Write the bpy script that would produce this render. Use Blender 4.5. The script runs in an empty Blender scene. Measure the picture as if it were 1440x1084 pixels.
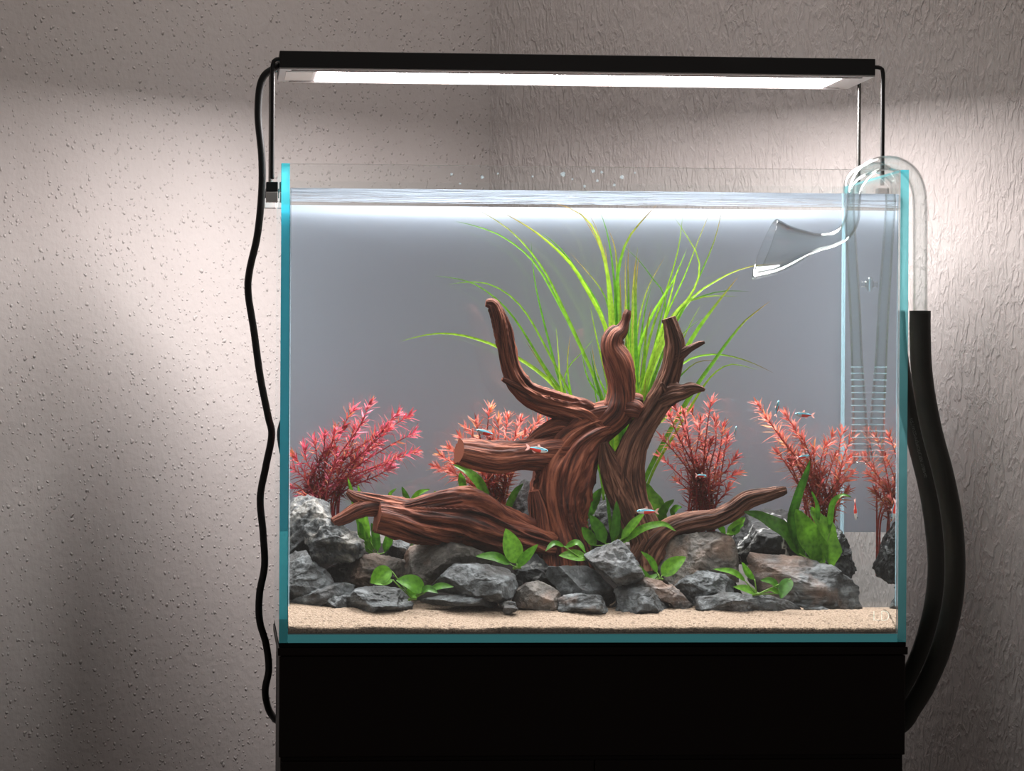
import bpy, bmesh, math, random
import numpy as np
from mathutils import Vector, Matrix

SC = bpy.context.scene
COL = SC.collection
rnd = random.Random(7)

# ------------------------------------------------------------------ camera
Z0 = 0.80                       # height of the cabinet top, tank stands on it
TW, TH, TD, TG = 0.60, 0.4525, 0.30, 0.008   # tank width, height, depth, glass
FPX = 4700.0
CAM = np.array([-0.05227, -3.15937, Z0 + 0.25971])
YAW, PITCH, ROLL = 0.085764, -0.004952, 0.005648
c, s = math.cos(YAW), math.sin(YAW)
FW = np.array([s, c, 0.0]); RT = np.array([c, -s, 0.0]); UP = np.array([0, 0, 1.0])
c, s = math.cos(PITCH), math.sin(PITCH)
FW, UP = FW * c + UP * s, UP * c - FW * s
c, s = math.cos(ROLL), math.sin(ROLL)
RT, UP = RT * c + UP * s, UP * c - RT * s
cam_data = bpy.data.cameras.new('camera')
cam_data.sensor_width = 36.0
cam_data.lens = FPX / 1440 * 36
cam_data.clip_start = 0.05
cam = bpy.data.objects.new('camera', cam_data)
COL.objects.link(cam)
M4 = Matrix.Identity(4)
for i in range(3):
    M4[i][0] = RT[i]; M4[i][1] = UP[i]; M4[i][2] = -FW[i]; M4[i][3] = CAM[i]
cam.matrix_world = M4
SC.camera = cam

# ------------------------------------------------------------------ world, exposure
world = bpy.data.worlds.new('room_light'); SC.world = world
world.use_nodes = True
bg = world.node_tree.nodes['Background']
bg.inputs[0].default_value = (1.0, 0.92, 0.86, 1)
bg.inputs[1].default_value = 0.19
SC.view_settings.view_transform = 'Standard'
SC.view_settings.look = 'None'
SC.view_settings.gamma = 1.0
SC.view_settings.use_curve_mapping = False
SC.view_settings.exposure = 0.0
SC.cycles.max_bounces = 14
SC.cycles.diffuse_bounces = 5
SC.cycles.glossy_bounces = 6
SC.cycles.transparent_max_bounces = 64
SC.cycles.caustics_reflective = True
SC.cycles.sample_clamp_indirect = 3.0
LED = 66.0                      # radiance of the LED panel
# unseen fill lamp added above the corner to lighten the upper walls
cl = bpy.data.lights.new('added_fill_lamp', 'AREA'); cl.shape = 'DISK'; cl.size = 0.45
cl.energy = 8.0; cl.color = (1.0, 0.93, 0.88)
clo = bpy.data.objects.new('added_fill_lamp', cl); COL.objects.link(clo)
clo.location = (0.28, 0.18, 2.25)


def P(px, py, d):
    """point on the vertical plane d metres behind the tank front, seen at pixel"""
    r = FW * FPX + RT * (px - 720.0) - UP * (py - 542.0)
    t = (d - CAM[1]) / r[1]
    return CAM + r * t


def S(d):
    """metres per pixel at depth d"""
    return (d - CAM[1]) / FPX


# ------------------------------------------------------------------ noise
def _h(ix, iy, iz, sd):
    n = (ix * 374761393 + iy * 668265263 + iz * 2147483647 + sd * 1274126177) & 0xffffffff
    n = ((n ^ (n >> 13)) * 1274126177) & 0xffffffff
    n = ((n ^ (n >> 16)) * 2246822519) & 0xffffffff
    return ((n ^ (n >> 15)) & 0xffffff) / float(0xffffff) * 2 - 1


def noise(p, sd=0):
    p = np.asarray(p, float)
    f = np.floor(p); i = f.astype(np.int64); u = p - f
    u = u * u * u * (u * (u * 6 - 15) + 10)
    x, y, z = i[:, 0], i[:, 1], i[:, 2]
    out = 0
    for dx in (0, 1):
        wx = u[:, 0] if dx else 1 - u[:, 0]
        for dy in (0, 1):
            wy = u[:, 1] if dy else 1 - u[:, 1]
            for dz in (0, 1):
                wz = u[:, 2] if dz else 1 - u[:, 2]
                out = out + _h(x + dx, y + dy, z + dz, sd) * wx * wy * wz
    return out


def fbm(p, o=4, sd=0):
    a, t, q = 1.0, 0, np.asarray(p, float)
    for k in range(o):
        t = t + a * noise(q, sd + k); q = q * 2.03; a *= 0.5
    return t


# ------------------------------------------------------------------ object helpers
def world_off(o):
    v = Vector((0, 0, 0))
    while o is not None:
        v += o.location; o = o.parent
    return v


def smooth(me):
    me.polygons.foreach_set('use_smooth', [True] * len(me.polygons))


def mk(name, V, F, mats, parent=None, sm=True, midx=None, attrs=None, origin='base'):
    """one mesh object; V are world positions"""
    V = np.asarray(V, float)
    if parent is None:
        lo, hi = V.min(0), V.max(0)
        off = np.array([(lo[0] + hi[0]) / 2, (lo[1] + hi[1]) / 2, lo[2]])
    else:
        off = np.array(world_off(parent))
    me = bpy.data.meshes.new(name)
    me.from_pydata((V - off).tolist(), [], F)
    for m in (mats if isinstance(mats, (list, tuple)) else [mats]):
        me.materials.append(m)
    if midx is not None:
        me.polygons.foreach_set('material_index', midx)
    if sm:
        smooth(me)
    for an, (typ, data) in (attrs or {}).items():
        a = me.attributes.new(an, typ, 'POINT')
        a.data.foreach_set('color' if typ == 'FLOAT_COLOR' else ('vector' if typ == 'FLOAT_VECTOR' else 'value'),
                           np.asarray(data, float).ravel())
    me.update()
    o = bpy.data.objects.new(name, me)
    COL.objects.link(o)
    if parent is None:
        o.location = off
    else:
        o.parent = parent
    return o


def thing(name, loc, label, cat, group=None):
    o = bpy.data.objects.new(name, None)
    o.empty_display_size = 0.02
    COL.objects.link(o); o.location = Vector(loc)
    return tag(o, label, cat, group)


def tag(o, label=None, cat=None, group=None, kind=None):
    if label: o['label'] = label
    if cat: o['category'] = cat
    if group: o['group'] = group
    if kind: o['kind'] = kind
    return o


def box(lo, hi):
    (a, b, c_), (d, e, f) = lo, hi
    V = [(a, b, c_), (d, b, c_), (d, e, c_), (a, e, c_), (a, b, f), (d, b, f), (d, e, f), (a, e, f)]
    F = [(3, 2, 1, 0), (4, 5, 6, 7), (0, 1, 5, 4), (1, 2, 6, 5), (2, 3, 7, 6), (3, 0, 4, 7)]
    return V, F


def bevbox(name, lo, hi, mat, parent=None, bev=0.0008):
    V, F = box(lo, hi)
    o = mk(name, V, F, mat, parent, sm=False)
    bm = bmesh.new(); bm.from_mesh(o.data)
    bmesh.ops.bevel(bm, geom=list(bm.edges), offset=bev, segments=2, affect='EDGES', profile=0.5)
    bm.to_mesh(o.data); bm.free()
    return o


def resample(ctrl, step):
    """Catmull-Rom through rows of ctrl (first three columns position)"""
    C = np.asarray(ctrl, float)
    Q = np.vstack([2 * C[0] - C[1], C, 2 * C[-1] - C[-2]])
    out = []
    for i in range(1, len(Q) - 2):
        p0, p1, p2, p3 = Q[i - 1], Q[i], Q[i + 1], Q[i + 2]
        n = max(2, int(np.linalg.norm(p2[:3] - p1[:3]) / step))
        for k in range(n):
            t = k / n
            out.append(0.5 * (2 * p1 + (p2 - p0) * t + (2 * p0 - 5 * p1 + 4 * p2 - p3) * t * t
                              + (3 * p1 - p0 - 3 * p2 + p3) * t ** 3))
    out.append(C[-1])
    return np.array(out)


def frames(X, end_t=None):
    T = np.gradient(X, axis=0); T /= np.linalg.norm(T, axis=1)[:, None] + 1e-12
    if end_t is not None:
        k = max(4, len(X) // 8)
        for i in range(k):
            w = ((i + 1) / k) ** 2
            T[len(X) - k + i] = T[len(X) - k + i] * (1 - w) + np.array(end_t) * w
        T /= np.linalg.norm(T, axis=1)[:, None]
    n = np.array([0, -1.0, 0.0]); n = n - T[0] * (n @ T[0])
    if np.linalg.norm(n) < 1e-3:
        n = np.array([1.0, 0, 0]); n = n - T[0] * (n @ T[0])
    n /= np.linalg.norm(n)
    N = []
    for t in T:
        n = n - t * (n @ t); n /= np.linalg.norm(n); N.append(n)
    N = np.array(N)
    return T, N, np.cross(T, N)


def tube(ctrl, seg=16, step=0.003, caps=(True, True), wob=None, end_t=None):
    """ctrl rows: x y z r.  returns V,F (V rows ring by ring)"""
    R = resample(ctrl, step)
    X, r = R[:, :3], np.abs(R[:, 3])
    T, N, B = frames(X, end_t)
    th = np.linspace(0, 2 * math.pi, seg, endpoint=False)
    rr = r[:, None] * np.ones(seg)[None]
    sl = np.concatenate([[0], np.cumsum(np.linalg.norm(np.diff(X, axis=0), axis=1))])
    if wob is not None:
        rr = wob(rr, th, sl)
    V = X[:, None, :] + rr[..., None] * (np.cos(th)[None, :, None] * N[:, None] + np.sin(th)[None, :, None] * B[:, None])
    n = len(X); V = V.reshape(-1, 3); F = []
    for i in range(n - 1):
        for j in range(seg):
            k = (j + 1) % seg
            F.append((i * seg + j, i * seg + k, (i + 1) * seg + k, (i + 1) * seg + j))
    if caps[0]:
        F.append(tuple(range(seg - 1, -1, -1)))
    if caps[1]:
        F.append(tuple((n - 1) * seg + j for j in range(seg)))
    return V, F, th, sl


def join(parts):
    V, F, o = [], [], 0
    for v, f in parts:
        V.append(np.asarray(v, float)); F += [tuple(i + o for i in q) for q in f]; o += len(v)
    return np.vstack(V), F


# ------------------------------------------------------------------ materials
def mat(name):
    m = bpy.data.materials.new(name); m.use_nodes = True
    nt = m.node_tree; nt.nodes.clear()
    out = nt.nodes.new('ShaderNodeOutputMaterial')
    return m, nt, out


def N_(nt, typ, **kw):
    n = nt.nodes.new(typ)
    for k, v in kw.items():
        if k.startswith('i_'):
            key = k[2:]
            key = int(key) if key.isdigit() else key.replace('_', ' ')
            n.inputs[key].default_value = v
        else:
            setattr(n, k, v)
    return n


def L(nt, a, b):
    nt.links.new(a, b)


def rgb(r, g, b):
    f = lambda u: ((u / 255 + 0.055) / 1.055) ** 2.4 if u > 10 else u / 255 / 12.92
    return (f(r), f(g), f(b), 1)


def ramp(nt, src, stops, interp='LINEAR'):
    n = nt.nodes.new('ShaderNodeValToRGB'); n.color_ramp.interpolation = interp
    e = n.color_ramp.elements
    while len(e) < len(stops): e.new(0.5)
    for k, (p, col) in enumerate(stops):
        e[k].position = p; e[k].color = col if len(col) == 4 else (*col, 1)
    L(nt, src, n.inputs[0])
    return n


def mth(nt, op, a, b=None, clamp=False):
    n = nt.nodes.new('ShaderNodeMath'); n.operation = op; n.use_clamp = clamp
    for k, v in ((0, a), (1, b)):
        if v is None: continue
        if isinstance(v, (int, float)): n.inputs[k].default_value = v
        else: L(nt, v, n.inputs[k])
    return n.outputs[0]


def plain(name, col, rough=0.5, metal=0.0, spec=0.5, coat=0.0):
    m, nt, out = mat(name)
    b = N_(nt, 'ShaderNodeBsdfPrincipled', i_Base_Color=col, i_Roughness=rough, i_Metallic=metal)
    b.inputs['Specular IOR Level'].default_value = spec
    b.inputs['Coat Weight'].default_value = coat
    L(nt, b.outputs[0], out.inputs[0])
    return m


def glassy(name, tint, f0=0.04, power=5.0, rough=0.0, edge=None):
    """clear sheet glass: light passes straight through, mirror-like at grazing angles"""
    m, nt, out = mat(name)
    lw = N_(nt, 'ShaderNodeLayerWeight', i_Blend=0.5)
    pw = mth(nt, 'POWER', lw.outputs['Facing'], power)
    f = mth(nt, 'MULTIPLY_ADD', pw, 1 - f0); nt.nodes[-1].inputs[2].default_value = f0
    t = N_(nt, 'ShaderNodeBsdfTransparent', i_Color=tint)
    if edge is not None:        # longer way through the glass at the rim of a tube
        mc = N_(nt, 'ShaderNodeMix', data_type='RGBA')
        L(nt, mth(nt, 'POWER', lw.outputs['Facing'], 2.0), mc.inputs[0])
        mc.inputs[6].default_value = tint; mc.inputs[7].default_value = edge
        L(nt, mc.outputs[2], t.inputs[0])
    g = N_(nt, 'ShaderNodeBsdfGlossy', i_Roughness=rough, i_Color=(1, 1, 1, 1))
    mx = nt.nodes.new('ShaderNodeMixShader')
    L(nt, f, mx.inputs[0]); L(nt, t.outputs[0], mx.inputs[1]); L(nt, g.outputs[0], mx.inputs[2])
    L(nt, mx.outputs[0], out.inputs[0])
    return m


def wall_mat(name, kind):
    m, nt, out = mat(name)
    tc = N_(nt, 'ShaderNodeTexCoord')
    b = N_(nt, 'ShaderNodeBsdfPrincipled', i_Roughness=0.85)
    b.inputs['Specular IOR Level'].default_value = 0.25
    big = N_(nt, 'ShaderNodeTexNoise', i_Scale=3.0, i_Detail=5.0)
    L(nt, tc.outputs['Object'], big.inputs['Vector'])
    cr = ramp(nt, big.outputs['Fac'], [(0.3, (0.335, 0.303, 0.291)), (0.7, (0.37, 0.336, 0.324))])
    L(nt, cr.outputs[0], b.inputs['Base Color'])
    if kind == 'dots':
        wob = N_(nt, 'ShaderNodeTexNoise', i_Scale=90.0, i_Detail=2.0)
        L(nt, tc.outputs['Object'], wob.inputs['Vector'])
        vm = N_(nt, 'ShaderNodeVectorMath', operation='MULTIPLY_ADD')
        L(nt, wob.outputs['Color'], vm.inputs[0]); vm.inputs[1].default_value = (0.006,) * 3
        L(nt, tc.outputs['Object'], vm.inputs[2])
        total = None
        for sc, thr, pick, amp in ((95.0, 0.20, 0.36, 1.0), (170.0, 0.26, 0.32, 0.65), (42.0, 0.085, 0.45, 1.25)):
            v = N_(nt, 'ShaderNodeTexVoronoi', i_Scale=sc); v.voronoi_dimensions = '3D'
            L(nt, vm.outputs[0], v.inputs['Vector'])
            sepc = N_(nt, 'ShaderNodeSeparateColor'); L(nt, v.outputs['Color'], sepc.inputs[0])
            bump = mth(nt, 'SUBTRACT', 1.0, mth(nt, 'DIVIDE', v.outputs['Distance'], thr), True)
            sel = mth(nt, 'GREATER_THAN', sepc.outputs[0], pick)
            t = mth(nt, 'MULTIPLY', mth(nt, 'MULTIPLY', mth(nt, 'POWER', bump, 0.6), sel), amp)
            total = t if total is None else mth(nt, 'ADD', total, t)
        fine = N_(nt, 'ShaderNodeTexNoise', i_Scale=120.0, i_Detail=4.0)
        L(nt, tc.outputs['Object'], fine.inputs['Vector'])
        h = mth(nt, 'MULTIPLY_ADD', fine.outputs['Fac'], 0.55); nt.nodes[-1].inputs[2].default_value = 0
        h = mth(nt, 'ADD', h, total)
        dist = 0.0015
    else:
        mp = N_(nt, 'ShaderNodeMapping'); mp.inputs['Scale'].default_value = (1, 1, 0.36)
        L(nt, tc.outputs['Object'], mp.inputs['Vector'])
        n1 = N_(nt, 'ShaderNodeTexNoise', i_Scale=115.0, i_Detail=4.0, i_Roughness=0.55, i_Distortion=0.3)
        L(nt, mp.outputs[0], n1.inputs['Vector'])
        rid = mth(nt, 'SUBTRACT', 1.0, mth(nt, 'MULTIPLY', mth(nt, 'ABSOLUTE', mth(nt, 'SUBTRACT', n1.outputs['Fac'], 0.5)), 9.0), True)
        n2 = N_(nt, 'ShaderNodeTexNoise', i_Scale=14.0, i_Detail=3.0)
        L(nt, tc.outputs['Object'], n2.inputs['Vector'])
        msk = ramp(nt, n2.outputs['Fac'], [(0.42, (0, 0, 0)), (0.62, (1, 1, 1))])
        v = N_(nt, 'ShaderNodeTexVoronoi', i_Scale=46.0)
        L(nt, mp.outputs[0], v.inputs['Vector'])
        sepc = N_(nt, 'ShaderNodeSeparateColor'); L(nt, v.outputs['Color'], sepc.inputs[0])
        blob = mth(nt, 'MULTIPLY', mth(nt, 'SUBTRACT', 1.0, mth(nt, 'DIVIDE', v.outputs['Distance'], 0.13), True),
                   mth(nt, 'GREATER_THAN', sepc.outputs[0], 0.72))
        h = mth(nt, 'ADD', mth(nt, 'MULTIPLY', rid, mth(nt, 'MULTIPLY_ADD', msk.outputs[0], 0.38)), mth(nt, 'MULTIPLY', blob, 0.9))
        fine = N_(nt, 'ShaderNodeTexNoise', i_Scale=110.0, i_Detail=4.0)
        L(nt, mp.outputs[0], fine.inputs['Vector'])
        h = mth(nt, 'ADD', h, mth(nt, 'MULTIPLY', fine.outputs['Fac'], 0.7))
        # hairline crack running down beside the corner
        sp = N_(nt, 'ShaderNodeSeparateXYZ'); L(nt, tc.outputs['Object'], sp.inputs[0])
        cn = N_(nt, 'ShaderNodeTexNoise', i_Scale=34.0, i_Detail=6.0)
        L(nt, tc.outputs['Object'], cn.inputs['Vector'])
        off = mth(nt, 'MULTIPLY', mth(nt, 'SUBTRACT', cn.outputs['Fac'], 0.5), 0.028)
        dx = mth(nt, 'ABSOLUTE', mth(nt, 'SUBTRACT', mth(nt, 'ADD', sp.outputs[0], off), CRACK_X))
        crack = mth(nt, 'SUBTRACT', 1.0, mth(nt, 'DIVIDE', dx, 0.0022), True)
        gap = ramp(nt, n1.outputs['Fac'], [(0.40, (0, 0, 0)), (0.5, (1, 1, 1))])
        h = mth(nt, 'SUBTRACT', h, mth(nt, 'MULTIPLY', mth(nt, 'MULTIPLY', crack, gap.outputs[0]), 2.2))
        dist = 0.0012
    bp = N_(nt, 'ShaderNodeBump', i_Strength=1.0, i_Distance=dist)
    L(nt, h, bp.inputs['Height']); L(nt, bp.outputs[0], b.inputs['Normal'])
    L(nt, b.outputs[0], out.inputs[0])
    return m


CRACK_X = 0.085


def leaf_mat(name, rough=0.35, trans=0.45):
    """pigment comes with each leaf (attribute tint)"""
    m, nt, out = mat(name)
    at = N_(nt, 'ShaderNodeAttribute', attribute_name='tint')
    b = N_(nt, 'ShaderNodeBsdfPrincipled', i_Roughness=rough)
    b.inputs['Specular IOR Level'].default_value = 0.3
    t = N_(nt, 'ShaderNodeBsdfTranslucent')
    mx = N_(nt, 'ShaderNodeMixShader', i_0=trans)
    tc = N_(nt, 'ShaderNodeTexCoord')
    nz = N_(nt, 'ShaderNodeTexNoise', i_Scale=240.0, i_Detail=4.0); L(nt, tc.outputs['Object'], nz.inputs['Vector'])
    var = ramp(nt, nz.outputs['Fac'], [(0.3, (.55, .6, .5)), (0.6, (1.1, 1.08, 1.0))])
    mu = N_(nt, 'ShaderNodeMix', data_type='RGBA', blend_type='MULTIPLY', i_0=1.0)
    L(nt, at.outputs['Color'], mu.inputs[6]); L(nt, var.outputs[0], mu.inputs[7])
    L(nt, mu.outputs[2], b.inputs['Base Color']); L(nt, mu.outputs[2], t.inputs[0])
    bp = N_(nt, 'ShaderNodeBump', i_Strength=.6, i_Distance=.0005)
    L(nt, nz.outputs['Fac'], bp.inputs['Height']); L(nt, bp.outputs[0], b.inputs['Normal'])
    L(nt, b.outputs[0], mx.inputs[1]); L(nt, t.outputs[0], mx.inputs[2])
    L(nt, mx.outputs[0], out.inputs[0])
    return m


def rock_mat(name, stops, vein=0.0, brown=0.0, strata=0.0, seed=0.0):
    m, nt, out = mat(name)
    tc = N_(nt, 'ShaderNodeTexCoord')
    oi = N_(nt, 'ShaderNodeObjectInfo')
    vm = N_(nt, 'ShaderNodeVectorMath', operation='MULTIPLY_ADD')
    cmb = N_(nt, 'ShaderNodeCombineXYZ')
    for k in range(3): L(nt, oi.outputs['Random'], cmb.inputs[k])
    L(nt, cmb.outputs[0], vm.inputs[0]); vm.inputs[1].default_value = (7.3, 5.1 + seed, 3.7)
    L(nt, tc.outputs['Object'], vm.inputs[2])
    n1 = N_(nt, 'ShaderNodeTexNoise', i_Scale=55.0, i_Detail=9.0, i_Roughness=0.62, i_Distortion=0.4)
    L(nt, vm.outputs[0], n1.inputs['Vector'])
    fac = n1.outputs['Fac']
    if strata:
        mp = N_(nt, 'ShaderNodeMapping'); mp.inputs['Scale'].default_value = (25, 25, 190)
        mp.inputs['Rotation'].default_value = (0.1, 0.32, 0)
        L(nt, vm.outputs[0], mp.inputs['Vector'])
        st = N_(nt, 'ShaderNodeTexNoise', i_Scale=1.0, i_Detail=5.0)
        L(nt, mp.outputs[0], st.inputs['Vector'])
        mxv = N_(nt, 'ShaderNodeMix', i_0=strata)
        L(nt, fac, mxv.inputs[2]); L(nt, st.outputs['Fac'], mxv.inputs[3])
        fac = mxv.outputs[0]
    cr = ramp(nt, fac, stops)
    col = cr.outputs[0]
    if brown:
        n2 = N_(nt, 'ShaderNodeTexNoise', i_Scale=22.0, i_Detail=6.0)
        L(nt, vm.outputs[0], n2.inputs['Vector'])
        k = ramp(nt, n2.outputs['Fac'], [(0.5, (0, 0, 0)), (0.68, (brown,) * 3)])
        mc = N_(nt, 'ShaderNodeMix', data_type='RGBA')
        L(nt, k.outputs[0], mc.inputs[0]); L(nt, col, mc.inputs[6]); mc.inputs[7].default_value = (0.33, 0.2, 0.14, 1)
        col = mc.outputs[2]
    if vein:
        n3 = N_(nt, 'ShaderNodeTexNoise', i_Scale=20.0, i_Detail=3.0, i_Distortion=0.6)
        L(nt, vm.outputs[0], n3.inputs['Vector'])
        v = mth(nt, 'SUBTRACT', 1.0, mth(nt, 'MULTIPLY', mth(nt, 'ABSOLUTE', mth(nt, 'SUBTRACT', n3.outputs['Fac'], 0.5)), 60.0), True)
        v2 = mth(nt, 'MULTIPLY', mth(nt, 'MULTIPLY', v, vein), ramp(nt, n1.outputs['Fac'], [(0.36, (0, 0, 0)), (0.5, (1, 1, 1))]).outputs[0])
        mc = N_(nt, 'ShaderNodeMix', data_type='RGBA')
        L(nt, v2, mc.inputs[0]); L(nt, col, mc.inputs[6]); mc.inputs[7].default_value = (0.7, 0.7, 0.68, 1)
        col = mc.outputs[2]
    b = N_(nt, 'ShaderNodeBsdfPrincipled', i_Roughness=0.55)
    b.inputs['Specular IOR Level'].default_value = 0.4
    L(nt, col, b.inputs['Base Color'])
    n4 = N_(nt, 'ShaderNodeTexNoise', i_Scale=230.0, i_Detail=6.0, i_Roughness=0.65)
    L(nt, vm.outputs[0], n4.inputs['Vector'])
    hh = mth(nt, 'ADD', n4.outputs['Fac'], mth(nt, 'MULTIPLY', fac, 2.0))
    bp = N_(nt, 'ShaderNodeBump', i_Strength=1.0, i_Distance=0.0021)
    L(nt, hh, bp.inputs['Height']); L(nt, bp.outputs[0], b.inputs['Normal'])
    L(nt, b.outputs[0], out.inputs[0])
    return m


def wood_mat(name, dark, mid, lite):
    m, nt, out = mat(name)
    at = N_(nt, 'ShaderNodeAttribute', attribute_name='grain')
    n1 = N_(nt, 'ShaderNodeTexNoise', i_Scale=3.2, i_Detail=7.0, i_Roughness=0.6)
    L(nt, at.outputs['Vector'], n1.inputs['Vector'])
    n2 = N_(nt, 'ShaderNodeTexNoise', i_Scale=0.7, i_Detail=3.0)
    L(nt, at.outputs['Vector'], n2.inputs['Vector'])
    f = mth(nt, 'ADD', mth(nt, 'MULTIPLY', n1.outputs['Fac'], 0.65), mth(nt, 'MULTIPLY', n2.outputs['Fac'], 0.35))
    cr = ramp(nt, f, [(0.38, dark), (0.5, mid), (0.60, lite)])
    b = N_(nt, 'ShaderNodeBsdfPrincipled', i_Roughness=0.62)
    b.inputs['Specular IOR Level'].default_value = 0.25
    L(nt, cr.outputs[0], b.inputs['Base Color'])
    bp = N_(nt, 'ShaderNodeBump', i_Strength=1.0, i_Distance=0.0022)
    L(nt, n1.outputs['Fac'], bp.inputs['Height']); L(nt, bp.outputs[0], b.inputs['Normal'])
    L(nt, b.outputs[0], out.inputs[0])
    return m


M = {}
M['wall_dots'] = wall_mat('stippled_plaster', 'dots')
M['wall_strk'] = wall_mat('brushed_plaster', 'streaks')
M['floor'] = plain('floor_grey', (0.18, 0.16, 0.145, 1), 0.7)
M['glass'] = glassy('clear_glass', (0.985, 0.995, 0.993, 1))
M['pipe'] = glassy('pipe_glass', (0.97, 0.985, 0.985, 1), 0.05, 2.6, 0.05, (0.62, 0.66, 0.66, 1))
M['cabinet'] = plain('black_brown_laminate', (0.0065, 0.0036, 0.003, 1), 0.4, spec=0.08)
M['mat'] = plain('black_foam', (0.004, 0.004, 0.004, 1), 0.9, spec=0.1)
M['black_metal'] = plain('black_anodised', (0.008, 0.007, 0.007, 1), 0.45, spec=0.3)
M['lamp_grey'] = plain('lamp_grey_plate', (0.42, 0.38, 0.37, 1), 0.5)
M['sticker'] = plain('silver_sticker', (0.6, 0.54, 0.5, 1), 0.4)
M['steel'] = plain('polished_rod', (0.22, 0.21, 0.2, 1), 0.25, 1.0)
M['acrylic'] = plain('frosted_acrylic', (0.45, 0.40, 0.39, 1), 0.4)
M['rubber'] = plain('black_rubber', (0.006, 0.006, 0.006, 1), 0.42, spec=0.35)
M['hose'] = plain('dark_hose', (0.036, 0.035, 0.031, 1), 0.5, spec=0.3)
M['print'] = plain('grey_print', (0.16, 0.16, 0.15, 1), 0.6)



def edge_mat(name, see, dif, back=.3):
    # one looks into the long way of the sheet: tinted see-through, partly scattering
    m, nt, out = mat(name)
    d = N_(nt, 'ShaderNodeBsdfDiffuse', i_Color=dif)
    t = N_(nt, 'ShaderNodeBsdfTranslucent', i_Color=dif)
    p = N_(nt, 'ShaderNodeBsdfTransparent', i_Color=(0.33, 0.89, 0.98, 1))
    mx = N_(nt, 'ShaderNodeMixShader', i_0=back)
    L(nt, d.outputs[0], mx.inputs[1]); L(nt, t.outputs[0], mx.inputs[2])
    m3 = N_(nt, 'ShaderNodeMixShader', i_0=see)
    L(nt, mx.outputs[0], m3.inputs[1]); L(nt, p.outputs[0], m3.inputs[2])
    L(nt, m3.outputs[0], out.inputs[0])
    return m


def film_mat():
    m, nt, out = mat('frosted_film')
    d = N_(nt, 'ShaderNodeBsdfDiffuse', i_Color=(0.62, 0.68, 0.78, 1))
    t = N_(nt, 'ShaderNodeBsdfTranslucent', i_Color=(0.88, 0.92, 0.98, 1))
    mx = N_(nt, 'ShaderNodeMixShader', i_0=0.68)
    L(nt, d.outputs[0], mx.inputs[1]); L(nt, t.outputs[0], mx.inputs[2])
    L(nt, mx.outputs[0], out.inputs[0])
    return m


def water_mats():
    m, nt, out = mat('water_surface')
    tc = N_(nt, 'ShaderNodeTexCoord')
    mp = N_(nt, 'ShaderNodeMapping'); mp.inputs['Scale'].default_value = (14, 40, 1)
    L(nt, tc.outputs['Object'], mp.inputs['Vector'])
    n = N_(nt, 'ShaderNodeTexNoise', i_Scale=1.0, i_Detail=2.0, i_Distortion=0.6)
    L(nt, mp.outputs[0], n.inputs['Vector'])
    bp = N_(nt, 'ShaderNodeBump', i_Strength=0.9, i_Distance=0.0016)
    L(nt, n.outputs['Fac'], bp.inputs['Height'])
    fr = N_(nt, 'ShaderNodeFresnel', i_IOR=1.33)
    t = N_(nt, 'ShaderNodeBsdfTransparent', i_Color=(0.98, 0.99, 0.99, 1))
    g = N_(nt, 'ShaderNodeBsdfGlossy', i_Roughness=0.02)
    L(nt, bp.outputs[0], g.inputs['Normal'])
    mx = nt.nodes.new('ShaderNodeMixShader')
    L(nt, fr.outputs[0], mx.inputs[0]); L(nt, t.outputs[0], mx.inputs[1]); L(nt, g.outputs[0], mx.inputs[2])
    L(nt, mx.outputs[0], out.inputs[0])
    # the upright faces of the water mirror rays that meet them flatter than the critical angle
    m2, nt, out = mat('water_side')
    lw = N_(nt, 'ShaderNodeLayerWeight', i_Blend=0.5)
    k = ramp(nt, lw.outputs['Facing'], [(0.26, (0, 0, 0)), (0.36, (1, 1, 1))])
    t = N_(nt, 'ShaderNodeBsdfTransparent', i_Color=(0.985, 0.995, 1.0, 1))
    g = N_(nt, 'ShaderNodeBsdfGlossy', i_Roughness=0.0, i_Color=(0.93, 0.95, 0.95, 1))
    mx = nt.nodes.new('ShaderNodeMixShader')
    L(nt, k.outputs[0], mx.inputs[0]); L(nt, t.outputs[0], mx.inputs[1]); L(nt, g.outputs[0], mx.inputs[2])
    L(nt, mx.outputs[0], out.inputs[0])
    return m, m2


def sand_mat():
    m, nt, out = mat('beige_sand')
    tc = N_(nt, 'ShaderNodeTexCoord')
    n = N_(nt, 'ShaderNodeTexNoise', i_Scale=620.0, i_Detail=3.0, i_Roughness=0.7)
    L(nt, tc.outputs['Object'], n.inputs['Vector'])
    cr = ramp(nt, n.outputs['Fac'], [(0.30, (0.08, 0.05, 0.03)), (0.42, (0.24, 0.172, 0.12)), (0.6, (0.34, 0.255, 0.19)), (0.75, (0.50, 0.41, 0.33))])
    v = N_(nt, 'ShaderNodeTexVoronoi', i_Scale=420.0)
    L(nt, tc.outputs['Object'], v.inputs['Vector'])
    sp = N_(nt, 'ShaderNodeSeparateColor'); L(nt, v.outputs['Color'], sp.inputs[0])
    k = mth(nt, 'MULTIPLY', mth(nt, 'GREATER_THAN', sp.outputs[0], 0.95), 0.75)
    mc = N_(nt, 'ShaderNodeMix', data_type='RGBA')
    L(nt, k, mc.inputs[0]); L(nt, cr.outputs[0], mc.inputs[6]); mc.inputs[7].default_value = (0.10, 0.065, 0.045, 1)
    b = N_(nt, 'ShaderNodeBsdfPrincipled', i_Roughness=0.8)
    b.inputs['Specular IOR Level'].default_value = 0.25
    L(nt, mc.outputs[2], b.inputs['Base Color'])
    bp = N_(nt, 'ShaderNodeBump', i_Strength=1.0, i_Distance=0.0012)
    L(nt, mth(nt, 'ADD', n.outputs['Fac'], v.outputs['Distance']), bp.inputs['Height'])
    L(nt, bp.outputs[0], b.inputs['Normal'])
    L(nt, b.outputs[0], out.inputs[0])
    return m


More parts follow.
